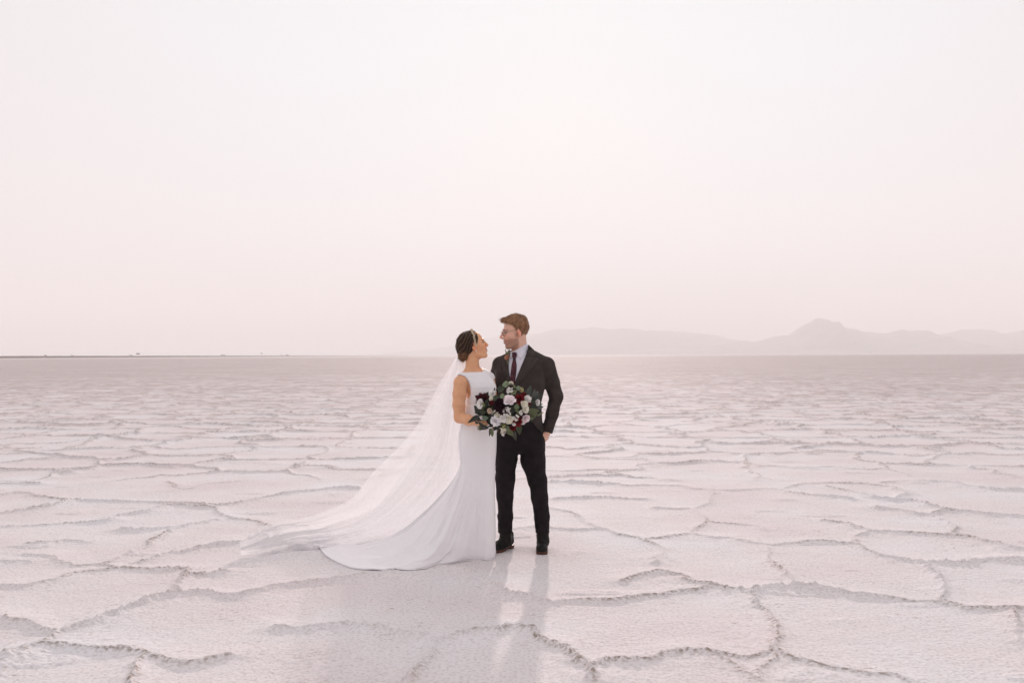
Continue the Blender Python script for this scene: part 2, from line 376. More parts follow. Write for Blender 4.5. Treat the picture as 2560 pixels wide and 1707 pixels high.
RR = [[(180,130),(260,150),(320,190),(380,215),(460,245),(560,265),(640,290),(710,320),(680,360),(650,390)],[(500,475),(580,440),(660,425),(760,440),(840,475),(920,490)],
 [(0,230),(100,220),(230,228),(400,228),(460,245)],[(190,570),(300,555),(450,555),(600,540),(740,525),(850,505),(930,492),(1000,510),(1090,520),(1130,560),(1170,610),(1200,660),(1225,720),(1220,780),(1230,800)],
 [(1110,525),(1180,510),(1300,495),(1450,515),(1600,535),(1700,540),(1800,560),(1950,575),(2100,595),(2200,600),(2400,592)],
 [(620,275),(720,262),(830,245),(920,265),(1000,262),(1080,285),(1150,295),(1260,298),(1400,290),(1560,300),(1650,335),(1760,365),(1880,385),(1940,420),(1970,500),(1950,560)],
 [(1150,295),(1170,340),(1190,390),(1230,430),(1280,470),(1300,495)],[(1560,300),(1600,260),(1680,240),(1800,245),(1950,255),(2060,265),(2200,300),(2400,330)],
 [(1910,390),(2000,388),(2120,382),(2220,370),(2400,374)],[(830,245),(880,210),(900,190),(870,160),(840,135),(900,110),(925,75),(935,48)],[(900,192),(980,200),(1060,205),(1130,210),(1180,230)],
 [(935,48),(1060,48),(1180,42),(1260,55),(1340,68),(1450,78),(1560,88)],[(180,10),(320,12),(450,20),(540,28),(650,25),(760,28),(850,42),(935,48)],[(210,88),(300,82),(420,80),(520,88),(620,88)],
 [(660,132),(760,136),(840,133)],[(1240,45),(1340,20),(1460,15),(1600,18),(1720,35),(1790,70),(1760,95)],[(1440,30),(1560,55),(1660,80),(1760,95),(1850,98),(1900,115),(1990,140),(2070,148),(2180,162),(2400,174)],
 [(1680,132),(1760,140),(1850,165),(1940,180),(1990,200),(2030,245)],[(1930,160),(2000,145),(2080,150)],[(1430,192),(1500,205),(1580,225),(1650,242)],[(1700,15),(1850,5),(2000,15),(2200,45),(2400,52)],
 [(380,860),(480,840),(650,830),(740,805),(860,800),(960,815),(1050,825),(1160,805),(1230,800),(1310,830),(1450,865),(1600,890),(1740,910),(1800,940)],[(940,830),(1010,850),(1080,880),(1140,925)],
 [(0,685),(60,690),(130,745),(230,780),(300,830),(370,870),(410,930)],[(0,535),(60,545),(110,560),(190,570)],[(2300,610),(2290,680),(2352,760)],[(1130,930),(1180,860),(1230,805)]]
def ridge_segments():
    segs = []
    for lst, ox in ((RL, 0), (RR, 1280)):
        for pl in lst:
            P = np.array(LR(pl, ox)); g = gnd(P[:, 0], P[:, 1])[:, :2]
            n = max(len(g) * 3, 6); g = resample(g, n)
            for a, b in zip(g[:-1], g[1:]): segs.append((*a, *b))
    return np.array(segs)
SEGS = ridge_segments()
def near_ridge(x, y):
    """distance to the traced pressure ridges and the side it is on"""
    wx = x + 0.035 * vnoise(x * 5, y * 5, seed=41) + 0.016 * vnoise(x * 17, y * 17, seed=42); wy = y + 0.035 * vnoise(x * 5, y * 5, seed=43) + 0.016 * vnoise(x * 17, y * 17, seed=44)
    out = np.full(x.shape, 9.0)
    order = np.argsort(wy); B = 20000
    for i in range(0, len(order), B):
        ii = order[i:i + B]; qx, qy = wx[ii], wy[ii]
        s = SEGS[(np.minimum(SEGS[:, 1], SEGS[:, 3]) < qy.max() + .9) & (np.maximum(SEGS[:, 1], SEGS[:, 3]) > qy.min() - .9)]
        d = np.full(len(ii), 9.0)
        for ax, ay, bx, by in s:
            ux, uy = bx - ax, by - ay; t = np.clip(((qx - ax) * ux + (qy - ay) * uy) / (ux * ux + uy * uy), 0, 1)
            d = np.minimum(d, np.hypot(qx - ax - t * ux, qy - ay - t * uy))
        out[ii] = d
    return out
def vor_ridge(x, y, size):
    x = x / size; y = y / size
    x = x + 0.28 * vnoise(x * 1.7, y * 1.7, seed=51) + 0.08 * vnoise(x * 6, y * 6, seed=52); y = y + 0.28 * vnoise(x * 1.7, y * 1.7, seed=53) + 0.08 * vnoise(x * 6, y * 6, seed=54)
    ix, iy = np.floor(x), np.floor(y); d1 = np.full(x.shape, 99.0); d2 = d1.copy()
    for dx in (-1, 0, 1):
        for dy in (-1, 0, 1):
            a, b = ix + dx, iy + dy
            px = a + 0.15 + 0.7 * _hash(a, b, np.full(a.shape, 61)); py = b + 0.15 + 0.7 * _hash(a, b, np.full(a.shape, 62))
            d = np.hypot(px - x, py - y); d2 = np.minimum(d2, np.maximum(d, d1)); d1 = np.minimum(d1, d)
    return (d2 - d1) * 0.5 * size * 1.1
FEET = [(gnd(1257, 1380)[:2], .30), (gnd(1355, 1382)[:2], .30)]
def ground_h(x, y, full=False):
    x = np.asarray(x, float).ravel(); y = np.asarray(y, float).ravel()
    tr = (y > 3.5) & (y < 12.8) & (np.abs(x) < y * 0.54 + .1)
    wt = sstep(12.8, 11.6, y) * sstep(0.54, 0.50, np.abs(x) / np.maximum(y, .1)) * sstep(3.5, 4.2, y)
    d = vor_ridge(x, y, 1.5)
    far_y = np.hypot(x, y)
    lo = vnoise(x * 0.9, y * 0.9, seed=71)
    amp = sstep(-0.6, 0.5, lo) * 0.62 + 0.62
    amp = amp * (0.88 + 0.22 * vnoise(x * 3.2, y * 3.2, seed=72))
    cr = vnoise(x * 26, y * 26, seed=73) * 0.4 + vnoise(x * 62, y * 62, seed=74) * 0.6
    rs = .45 * far_y ** 2 * (1 / 3.7 / 1240); w1 = np.sqrt(.026 ** 2 + rs ** 2); w2 = np.sqrt(.13 ** 2 + rs ** 2)
    crest = lambda d: np.exp(-(d / np.sqrt(.028 ** 2 + rs ** 2)) ** 2)
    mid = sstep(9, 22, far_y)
    def prof(d, d_): return (0.020 * np.exp(-(d / w1) ** 1.15) + 0.017 * np.exp(-(d_ / w2) ** 1.7)) * (1 + .55 * mid)
    crumb = sstep(-.15, .45, vnoise(x * 1.3, y * 1.3, seed=76)) * sstep(15, 10, far_y)
    e = np.exp(-(d / 0.05) ** 2) * crumb
    h1 = prof(d, vor_ridge(x, y - .06, 1.5)) * amp * (1 + .42 * cr * e) * (1 - wt); k1 = crest(d) * (1 - wt)
    h = h1; k = k1
    if tr.any():
        dn = np.full(x.shape, 9.0); dn[tr] = near_ridge(x[tr], y[tr]); dn2 = np.full(x.shape, 9.0); dn2[tr] = near_ridge(x[tr], y[tr] - .06)
        en = np.exp(-(dn / 0.05) ** 2) * crumb
        h = h + prof(dn, dn2) * amp * (1 + .5 * cr * en) * wt; k = k + crest(dn) * wt
    m = np.ones(x.shape)
    gc = gnd(985, 1398)[:2]; m = m * (.25 + .75 * sstep(.7, 1.05, np.hypot((x - gc[0] - .1) / .90, (y - gc[1] - .10) / .50)))
    for (c, r) in FEET: m = m * sstep(r * 0.6, r * 1.3, np.hypot(x - c[0], y - c[1]))
    h = h * m
    h = h + 0.006 * fbm(x * 1.6, y * 1.6, oct=3, seed=81) + 0.0022 * fbm(x * 16, y * 16, oct=3, seed=84)
    mound = sstep(0.62, 0.85, vnoise(x * 2.1, y * 3.0, seed=91)); h = h + 0.010 * mound * (1 + .4 * cr) * m
    if full:
        dirt_shade = k * (.16 + .90 * sstep(-0.2, 0.45, vnoise(x * 1.7, y * 1.7, seed=95) + .25 * cr * (far_y < 25)) + .55 * mid) * (1 + .6 * mid)  # crest dirt; farther crests darkened in colour to stand for shaded near faces
        return h, np.clip(dirt_shade, 0, 1), k
    return h
def build_ground():
    tt = np.linspace(-0.60, 0.60, 1250); th_f = np.arctan(tt)
    th_b = np.linspace(th_f[-1], 2 * pi + th_f[0], 60)[1:-1]
    th = np.concatenate([th_f, th_b])
    r = 1 / np.linspace(1 / 3.7, 1 / 900.0, 1240); r = np.concatenate([np.linspace(0.15, 3.6, 24), r, [1200, 1700, 2500, 4000, 7000, 12000, 24000]])
    RR_, TT = np.meshgrid(r, th, indexing='ij'); x = RR_ * np.sin(TT); y = RR_ * np.cos(TT)
    h = np.zeros(x.size); dirt_shade = np.zeros(x.size); k = np.zeros(x.size)
    xf, yf = x.ravel(), y.ravel(); B = 250000
    for i in range(0, x.size, B):
        a, b, c = ground_h(xf[i:i + B], yf[i:i + B], True); h[i:i + B] = a; dirt_shade[i:i + B] = b; k[i:i + B] = c
    rr = RR_.ravel(); fade = 1 - sstep(500, 1500, rr); h *= fade; dirt_shade = dirt_shade * fade + .34 * (1 - fade)
    V, q = sheet(np.stack([x, y, h.reshape(x.shape)], -1), closed_u=True)
    c = len(V); V = np.vstack([V, [[0, 0, 0]]])
    q = q[:, ::-1]
    o = mk('ground', V, q, salt_mat(), attrs={'dirt_shade': np.append(dirt_shade, 0), 'far': np.append(sstep(8, 45, rr), 0)})
    me = o.data
    tag(o, kind='structure', label='pale pink cracked salt flat with raised polygonal ridges'); return o
build_ground()

# ------------------------------------------------------------------ mountains
def mountains(name, pts, D, base, seed, label, material):
    P = np.array(pts, float); n = 520
    px = np.linspace(P[0, 0], P[-1, 0], n); py = np.interp(px, P[:, 0], P[:, 1])
    k = np.exp(-np.linspace(-2, 2, 7) ** 2); k /= k.sum(); py = np.convolve(np.pad(py, 3, mode='edge'), k, 'valid')
    top = at(px, py, D); xs = top[:, 0]; zt = np.maximum(top[:, 2] * (1 + .06 * fbm(xs / 220, xs * 0 + seed, oct=4, seed=seed)), 2)
    depth = 2600.0; nv = 46; vv = np.linspace(-1, 1, nv)
    X = np.repeat(xs[None], nv, 0); Yv = D + depth * vv[:, None] + 0 * X
    prof = (1 - np.abs(vv) ** 0.85)[:, None]
    er = fbm(X / 420, Yv / 300, oct=5, seed=seed)
    Z = zt[None] * np.clip(prof + 0.45 * er * (np.abs(vv)[:, None] * (1 - np.abs(vv)[:, None]) * 4) * .6, 0, 1)
    Z += zt[None] * 0.03 * fbm(X / 90, Yv / 90, oct=3, seed=seed + 9) * prof
    Z[0] = Z[-1] = -1; Z[:, 0] = Z[:, -1] = -1
    V, q = sheet(np.stack([X, Yv, Z], -1)); o = mk(name, V, q, material)
    return tag(o, label=label, kind='structure')
M_MT = mat('mountain_rock', (0.13, 0.105, 0.10), 0.95, 0.3, 0.004)
near_r = [(1500,884),(1600,880),(1690,872),(1760,866),(1824,858),(1859,851),(1888,853.6),(1940,840),(1980,836),(2003,818),(2018,806),(2032,797.6),(2043,794.5),(2055,793.5),(2066,796),(2073,799),(2090,818),(2100,817),(2113,815),(2135,819),(2154,826.5),(2180,829),(2217,830.5),(2235,827),(2252,820.7),(2264,825),(2275,826),(2295,823),(2310,823.6),(2325,828),(2339,836),(2370,846),(2410,858),(2470,872),(2540,880)]
mid_r = [(2180,884),(2280,858),(2339,838),(2380,827),(2402,822),(2448,819.5),(2480,824),(2512,833),(2530,830),(2552,826),(2600,815),(2700,808),(2850,840),(2960,880)]
far_r = [(1290,880),(1310,848),(1333,833),(1360,829),(1391,822),(1440,819),(1489,816),(1540,819),(1605,822),(1660,824),(1709,828),(1778,834),(1800,840),(1824,847),(1859,850),(1900,862),(1960,878)]
farther_r = [(960,884),(1040,874),(1110,866),(1180,850),(1240,838),(1300,832),(1360,834),(1450,860),(1520,882)]
mountains('mountain_range', near_r, 15500, 0, 5, 'nearest hazy range with the tallest rounded peak', M_MT)
mountains('mountain_range', mid_r, 17500, 0, 15, 'hazy range at the right edge behind the tallest peak', M_MT)
mountains('mountain_range', far_r, 20000, 0, 25, 'long low hazy range behind and right of the groom', M_MT)
mountains('mountain_range', farther_r, 24500, 0, 35, 'faintest low range behind the couple', M_MT)

# ------------------------------------------------------------------ highway embankment and what stands on it
def hwy(px):      # distance along the view for a pixel column, straight line receding to the right
    return 1.515 * F / (1.85 - 0.0015 * px)
def build_berm():
    px = np.linspace(-400, 1010, 60); D = hwy(px); X = (px - CX) / F * D
    prof = [(-16, -0.5), (-6, 4.2), (-5, 4.6), (5, 4.6), (6, 4.2), (16, -0.5)]
    T = norm(np.stack([np.gradient(X), np.gradient(D)], -1)); Nn = np.stack([-T[:, 1], T[:, 0]], -1)
    P = np.zeros((60, len(prof), 3))
    for j, (o, z) in enumerate(prof): P[:, j, :2] = np.stack([X, D], -1) + Nn * o; P[:, j, 2] = z + .25 * (z > 0) * vnoise(px * .13, px * 0 + j, seed=3)
    V, q = sheet(P); o = mk('road_embankment', V, q, M_BERM, smooth=False); tag(o, label='low brown embankment of a far highway', kind='structure')
build_berm()
BT = 4.6
def hw_dir():
    a, b = hwy(100), hwy(500); v = np.array([(500 - CX) / F * b - (100 - CX) / F * a, b - a]); return math.atan2(v[1], v[0])
HA = hw_dir()
def extr(prof, wdt):
    n = len(prof); V = [(x, -wdt / 2, z) for x, z in prof] + [(x, wdt / 2, z) for x, z in prof]
    f = [tuple(range(n))[::-1], tuple(range(n, 2 * n))] + [(i, (i + 1) % n, n + (i + 1) % n, n + i) for i in range(n)]
    return np.array(V, float), f
def cyl(c, r, wdt, n=14):
    a = np.arange(n) * 2 * pi / n; prof = [(c[0] + r * cos(t), c[1] + r * sin(t)) for t in a]; return extr(prof, wdt)
def vehicle(px, kind, paint, label, sc=1.0, turn=0.0):
    D = float(hwy(px)); loc = np.array([(px - CX) / F * D, D, BT])
    a = -HA * 0 + turn
    o = empty('highway_car' if kind == 'car' else 'highway_truck', loc, label, 'car' if kind == 'car' else 'truck', 'vehicles on the far highway')
    o.rotation_euler = (0, 0, a); o.scale = (sc,) * 3
    def part(nm, Vf, m, dy=0):
        V, f = Vf; V = V + np.array([0, dy, 0]); me = mk(nm, V + loc, f, m, o, smooth=False); return me
    if kind == 'car':
        part('body', extr([(-2.3, .3), (2.3, .3), (2.35, .8), (1.3, 1.0), (-2.25, 1.05), (-2.35, .7)], 1.8), paint)
        part('cabin', extr([(-1.9, 1.03), (1.2, 1.0), (.5, 1.65), (-1.4, 1.68)], 1.6), M_RUBBER)
        for x in (-1.4, 1.45):
            for y in (-.85, .85): part('wheel', cyl((x, .33), .33, .22), M_RUBBER, y)
    else:
        part('trailer', extr([(-8, 1.0), (4.4, 1.0), (4.4, 4.1), (-8, 4.1)], 2.5), paint)
        part('cab', extr([(4.8, .6), (8, .6), (8, 1.9), (7.0, 2.1), (6.6, 3.5), (4.8, 3.9)], 2.4), M_CARD)
        for x in (-7, -5.8, 5.2, 7.0):
            for y in (-1.05, 1.05): part('wheel', cyl((x, .5), .5, .3), M_RUBBER, y)
    return o
vehicle(114, 'car', M_CARD, 'dark car on the far highway, leftmost of the vehicles', 1.25)
vehicle(180, 'car', M_CARD, 'dark car on the far highway, second from the left', 1.1, .5)
vehicle(327, 'truck', M_CARL, 'truck on the far highway just left of the raised board', .62, .9)
vehicle(557, 'truck', M_CARL, 'pale truck on the far highway midway between the board and the bride', 1.0, .3)
vehicle(704, 'truck', M_CARL, 'small pale truck on the far highway, left one of the close pair', .8, .2)
vehicle(718, 'truck', M_CARD, 'dark tall truck on the far highway, right one of the close pair', 1.0, 1.0)
vehicle(758, 'car', M_CARD, 'tiny car on the far highway, nearest to the bride', 1.4)
def sign(px, wd, ht, up, label):
    D = float(hwy(px)) + 22; loc = np.array([(px - CX) / F * D, D, 0.0])
    o = empty('billboard', loc, label, 'billboard')
    V, f = extr([(-wd / 2, up), (wd / 2, up), (wd / 2, up + ht), (-wd / 2, up + ht)], .4); mk('board', V + loc, f, M_BOARD, o, smooth=False)
    for x in (-wd * .3, wd * .3):
        V, f = tube([(x, .4, 0), (x, .4, up + ht * .8)], .13); mk('post', V + loc, f, M_CARL, o)
sign(345, 10, 3.4, 8.6, 'dark raised board on thin posts beyond the far highway')
sign(654, 9, 3.0, 12.5, 'faint small raised board far beyond the highway, right of the pale truck')
def shrub(px):
    D = float(hwy(px)) - 4.0; loc = np.array([(px - CX) / F * D, D, BT - .3]); parts = []
    for i in range(40):
        a = RNG.uniform(0, 2 * pi); r = RNG.uniform(0, 1.5); z = RNG.uniform(0, 1.2) * (1 - r / 2.2)
        c = np.array([r * cos(a), r * sin(a), z]); s = RNG.normal(size=(3, 3)) * .28
        parts.append((loc + c + s, [(0, 1, 2)]))
    V, f, _ = join(parts); o = mk('roadside_shrub', V, f, M_SHRUB, loc=loc, smooth=False)
    tag(o, 'tiny dry shrub in the row along the far highway right of the raised board', 'shrub', 'shrubs along the far highway')
for px in (360, 371, 381, 392, 402, 413, 424, 434, 445): shrub(px)

# ================================================================== people
YM, YB = 7.68, 7.45
def M(px, py, dy=0.0): return at(px, py, YM + dy)
def Bp(px, py, dy=0.0): return at(px, py, YB + dy)
def zof(py, Y): return float(at(1280, py, Y)[2])
def xof(px, Y, py=1000): return float(at(px, py, Y)[0])
def rings_of(tab, Y0):
    out = []
    for py, xl, xr, ry, dy in tab:
        a = at(xl, py, Y0 + dy); b = at(xr, py, Y0 + dy); out.append((float((a[2] + b[2]) / 2), float((a[0] + b[0]) / 2), Y0 + dy, float((b[0] - a[0]) / 2), ry))
    return out

class Head:
    def __init__(s, o, fwd, scale, roll=0.0, female=False):
        s.o = np.asarray(o, float); s.R = frame(fwd, roll=roll); s.s = scale; s.f = female
    def w(s, *q): return s.o + s.s * (s.R @ np.array(q, float))
    def loc(s, p): return (p - s.o) @ s.R / s.s
    def sdf(s, p):
        q = s.loc(p); k = .018; fm = s.f
        jw = .040 if fm else .047
        d = ell(q, (-.010, 0, .036), (.090 if not fm else .094, .075, .084))
        d = smin(d, ell(q, (.030, 0, -.018), (.060, .060, .080)), k)
        d = smin(d, ell(q, (.028, 0, -.068), (.050, jw, .040)), k)
        d = smin(d, ell(q, (.066, 0, -.052), (.026, .032, .030)), .016)
        d = smin(d, ell(q, (.066, 0, -.098), (.020, .020 if fm else .026, .016)), .02)
        d = smin(d, cone(q, (.000, .046, -.066), (.055, .026, -.096), .012, .012), .02)
        d = smin(d, cone(q, (.000, -.046, -.066), (.055, -.026, -.096), .012, .012), .02)
        for sg in (-1, 1):
            d = smin(d, ell(q, (.060, sg * .040, -.018), (.024, .022, .020)), .018)
            d = smax(d, -ell(q, (.101, sg * .031, .010), (.014, .019, .011)), .012)
            d = smin(d, cone(q, (.088, sg * .012, .030), (.078, sg * .046, .031), .006, .005), .010)
            d = smin(d, np.linalg.norm(q - np.array([.076, sg * .031, .009]), axis=1) - .0125, .002)
            d = smin(d, cone(q, (.087, sg * .017, .0165), (.082, sg * .044, .0155), .003, .003), .004)
            d = smin(d, np.linalg.norm(q - np.array([.098, sg * .0115, -.030]), axis=1) - .0075, .006)
            # ear
            e = ell(q, (-.006, sg * .078, -.001), (.015, .0075, .027), frame((cos(.3), sg * .35, -.25)))
            e = smax(e, -ell(q, (-.003, sg * .088, .004), (.010, .007, .017)), .004)
            e = smin(e, np.linalg.norm(q - np.array([.002, sg * .077, -.030]), axis=1) - .008, .006)
            d = smin(d, e, .006)
        nl = .106 if fm else .113
        d = smin(d, cone(q, (.087, 0, .020), (nl, 0, -.019), .0055 if fm else .0065, .008), .012)
        d = smin(d, np.linalg.norm(q - np.array([nl, 0, -.023]), axis=1) - .0085, .008)
        up = .008          # smiling corners
        for sg in (-1, 1):
            d = smin(d, cone(q, (.0915, sg * .004, -.0495), (.079, sg * .027, -.054 + up), .0050, .0025), .006)
            d = smin(d, cone(q, (.0895, 0, -.0645), (.078, sg * .025, -.057 + up), .0060, .0025), .006)
        d = smax(d, -cone(q, (.0985, -.017, -.0560), (.0985, .017, -.0560), .0045, .0045), .003)
        return d * s.s
    def color(s, p, skin, lip, beard=None, brow=(.1, .05, .03)):
        q = s.loc(p); n = len(p); c = np.tile(np.array(skin, float), (n, 1)); x, y, z = q.T
        inh = (np.abs(x) < .2) & (np.abs(z) < .16)
        def put(m, col): m = np.clip(m, 0, 1)[:, None] * inh[:, None]; c[:] = c * (1 - m) + np.array(col) * m
        sk = np.array(skin)
        ay = np.abs(y)
        put(.5 * np.exp(-((ay - .045) / .02) ** 2 - ((z + .02) / .02) ** 2) * (x > .03), sk * (1.1, .72, .68))
        put(.5 * np.exp(-(y / .02) ** 2 - ((z + .025) / .014) ** 2) * (x > .095), sk * (1.1, .7, .65))
        put(.7 * sstep(.070, .080, ay) * (np.abs(z) < .04) * (np.abs(x) < .03), sk * (1.15, .68, .6))
        if beard is not None:
            m = sstep(-.030, -.052, z) * sstep(-.012, .012, x) * (1 - .0 * ay) * sstep(-.135, -.118, z)
            m = m * (1 - np.exp(-((ay - .035) / .016) ** 2 - ((z + .028) / .014) ** 2))
            m = np.maximum(m, sstep(.05, .062, ay) * sstep(.015, -.01, z) * (np.abs(x - .012) < .014) * (z > -.07) * .55)
            put(m * (.62 + .2 * vnoise(*(q.T * 400), seed=3)), beard)
        lipm = (x > .076) & (ay < .028)
        zc = -.0565 + .008 * (ay / .025) ** 2
        put(lipm * (1 - sstep(.0070, .0110, np.abs(z - zc))), lip)
        put(lipm * (ay < .020) * (1 - sstep(.0022, .0036, np.abs(z - zc))), (.60, .56, .52))
        put(lipm * (ay < .022) * (np.abs(z - zc + .0042) < .0012), (.16, .05, .045))
        ed = np.sqrt(((ay - .031) / (.0115 if s.f else .0135)) ** 2 + ((z - .0085) / (.0038 if s.f else .0050)) ** 2)
        eye = (x > .070)
        put(eye * (ed < 1.35), np.array(brow) * .35); put(eye * (ed < 1.0), (.55, .52, .50))
        ir = np.hypot(ay - .031, z - .009); put(eye * (ed < 1.0) * (ir < .0062), (.05, .03, .02) if s.f else (.08, .10, .10)); put(eye * (ir < .0028), (.005, .005, .005))
        bz = .0295 - .006 * ((ay - .030) / .018) ** 2
        put(eye * .85 * (1 - sstep(.002, .0042, np.abs(z - bz))) * (np.abs(ay - .031) < .020), brow)
        put((x > .09) * (np.hypot(ay - .0075, z + .033) < .0035) * 1.0, sk * .25)
        return c

def hand_sdf(p, wrist, fwd, normal, side, curl, s=1.0, wr=.024):
    """palm and five fingers; side=+1 puts the thumb on the 'left' axis of the frame"""
    R = frame(fwd, normal); q = (p - wrist) @ R / s
    d = ell(q, (.045, 0, 0), (.052, .041, .0155)); d = smin(d, cone(q, (-.01, 0, 0), (.03, 0, 0), wr * .92, .020), .012)
    spec = [(.030, .086, .040, 1.0), (.010, .092, .045, 1.0), (-.011, .088, .042, 1.05), (-.030, .078, .034, 1.15)]
    for yy, x0, ln, cf in spec:
        yy *= side; a = np.array([x0 - .012, yy, 0.0]); ang = 0.15; pts = [(a, .0088)]; seg = [ln, ln * .62, ln * .50]
        for k, sl in enumerate(seg):
            ang += curl * cf * (.9 if k == 0 else 1.1)
            a = a + sl * np.array([cos(ang), .04 * side * (1 if yy * side > 0 else -1), -sin(ang)]); pts.append((a, .0084 - .0009 * k))
        d = smin(d, chain(q, pts, .004), .005)
    t0 = np.array([.012, side * .030, -.004]); t1 = t0 + np.array([.030, side * .024, -.012]); t2 = t1 + np.array([.026, side * .008, -.012 - .01 * curl]); t3 = t2 + np.array([.022, -side * .002, -.008])
    d = smin(d, chain(q, [(t0, .0125), (t1, .0105), (t2, .0092), (t3, .0082)], .005), .010)
    return d * s

# ------------------------------------------------------------------ groom
GH = Head(M(1288.5, 831.5, -.01), (-cos(radians(16)), -sin(radians(16)), -.11), 1.06)
G_LARM = [(M(1367, 913, -.03), .062), (M(1379, 955, -.01), .060), (M(1390, 991, .02), .0535), (M(1380, 1036, -.01), .047), (M(1368.5, 1080, -.03), .034)]
G_RARM = [(M(1250, 911, .04), .058), (M(1240, 950, .10), .056), (M(1228, 996, .14), .050), (M(1212, 1010, .10), .042), (M(1204, 1013, .06), .036)]
TORSO_M = rings_of([(879, 1278, 1326, .070, 0.0), (890, 1258, 1348, .085, 0.0), (905, 1241, 1370, .105, 0.0), (930, 1237, 1366, .122, -.005), (962, 1238, 1363, .128, -.01), (1009, 1246, 1353, .118, -.01), (1050, 1244, 1357, .122, 0), (1085, 1241, 1360, .126, 0), (1117, 1239, 1364, .130, 0)], YM)
def g_torso(p): return loft(p, TORSO_M, radians(-10), 2.35)
def slopes(p, d, off=0.0):
    d = smin(d, cone(p, M(1317, 878), M(1366, 911, -.02), .034 - off, .056 - off), .03)
    return smin(d, cone(p, M(1286, 884), M(1252, 910, .03), .032 - off, .054 - off), .03)
LEG_L = [(M(1268, 1100, .01), .094), (M(1265, 1150, .0), .082), (M(1262.5, 1195, -.01), .074), (M(1262, 1240, -.02), .064), (M(1263, 1290, .02), .058), (M(1262, 1345, .03), .052)]
LEG_R = [(M(1332, 1100, 0), .094), (M(1332, 1150, -.01), .092), (M(1343, 1200, -.03), .071), (M(1349, 1245, -.04), .061), (M(1356, 1292, .0), .056), (M(1357.5, 1345, .01), .052)]
def g_body(p):
    d = GH.sdf(p)
    d = smin(d, cone(p, GH.w(-.024, 0, -.045), M(1299, 893, .01), .055, .062), .02)
    d = smin(d, g_torso(p) + .024, .03); d = slopes(p, d, .024)
    for arm, ws in ((G_LARM, (.05, .045, .040, .034, .027)), (G_RARM, (.048, .045, .040, .034, .027))):
        d = smin(d, chain(p, [(a, r) for (a, _), r in zip(arm, ws)], .02), .02)
    d = smin(d, hand_sdf(p, M(1367.5, 1082, -.03), M(1346, 1113, -.02) - M(1367.5, 1082, -.03), (.75, -.6, .3), 1, .18, .92), .008)
    d = smin(d, hand_sdf(p, M(1204, 1013, .05), (-1, -.25, -.05), (0, 1, .1), -1, .22), .008)
    for leg in (LEG_L, LEG_R):
        d = smin(d, chain(p, [(a, r - .020) for a, r in leg] + [(leg[-1][0] - (0, -.01, .03), .022)], .02), .03)
    return d
groom = empty('person', gnd(1305, 1384), 'bearded man in dark suit, glasses and burgundy floral tie, smiling down at the woman', 'person')
lo = GH.o[0]; hz = GH.o[2]
ax = (axis(-.42, .50, .007, [(lo - .16, lo + .12, .0034)]), axis(YM - .28, YM + .30, .007, [(GH.o[1] - .11, GH.o[1] + .11, .0036)]), axis(.03, 1.95, .008, [(hz - .18, hz + .15, .0034), (.82, 1.0, .0045)]))
V, Fc = nets(g_body, ax)
skin_g = (.74, .46, .35)
mk('body', V, Fc, M_SKIN, groom, col=GH.color(V, skin_g, (.44, .17, .15), beard=(.22, .105, .06), brow=(.16, .08, .045)))

# hair: a shell over the cranium plus combed strands
def hair_mask_g(q):
    x, y, z = q.T
    hl = .083 - .022 * np.clip(np.abs(y) / .07, 0, 1) ** 2      # hairline height at the forehead
    front = np.where(x > .045, hl - z, -1)
    side = np.where(x <= .045, (np.interp(x, [-.12, -.07, -.03, -.014, .008, .026, .045], [-.088, -.080, -.060, .022, .012, .040, .066]) - z), -1)
    return np.maximum(front, side)
def g_hair(p):
    q = GH.loc(p); x, y, z = q.T
    top = sstep(.055, .11, z); th = .0035 + .012 * top + .007 * top * sstep(-.02, .07, x)
    d = ell(q, (-.010, 0, .037), (.091, .076, .084)); d = smin(d, ell(q, (.030, 0, -.010), (.060, .060, .082)), .018) - th
    u = y * 55 + x * 6 * np.sin(z * 30) ; wv = vnoise(x * 45, y * 130, z * 45, seed=5) * .0034 + vnoise(x * 26, y * 45, z * 26, seed=6) * .0065 * (.3 + top)
    d = d + wv
    d = smin(d, cone(q, (.060, .015, .104), (.094, .020, .092), .016, .010) + wv, .014)      # lifted quiff
    d = smin(d, cone(q, (.055, -.03, .100), (.086, -.024, .092), .015, .010) + wv, .014)
    return smax(d, hair_mask_g(q) + .003 * vnoise(x * 90, y * 90, z * 90, seed=7), .003) * GH.s
o3 = GH.o
ax = (axis(o3[0] - .18, o3[0] + .16, .003), axis(o3[1] - .13, o3[1] + .13, .003), axis(o3[2] - .12, o3[2] + .19, .003))
V, Fc = nets(g_hair, ax, 1)
q = GH.loc(V); nn = .5 + .5 * vnoise(q[:, 0] * 60, q[:, 1] * 200, q[:, 2] * 60, seed=8)
cc = np.outer(1 - nn, (.15, .078, .040)) + np.outer(nn, (.40, .215, .115)); fadem = sstep(.04, -.05, q[:, 2])[:, None]
cc = cc * (1 - .45 * fadem) + np.array((.24, .13, .08)) * .45 * fadem
hair = mk('hair', V, Fc, M_HAIR, groom, col=cc)
def strands(head, mask, n, L0, flow, seed, rad, colf, samp, lift):
    rng = np.random.default_rng(seed); parts = []
    idx = rng.permutation(len(samp))[:n]
    for i in idx:
        p = samp[i] * 1.0; P = [p]; 
        for k in range(5):
            dirv = flow(p, rng); p = p + dirv * L0 / 5; P.append(p)
        P = np.array(P); W = head.o + head.s * (P @ head.R.T)
        V, f = tube(W, rad * np.linspace(1, .35, 6), 3); parts.append((V, f, colf(rng)))
    return join(parts)
hs = q[(q[:, 2] > .02)]
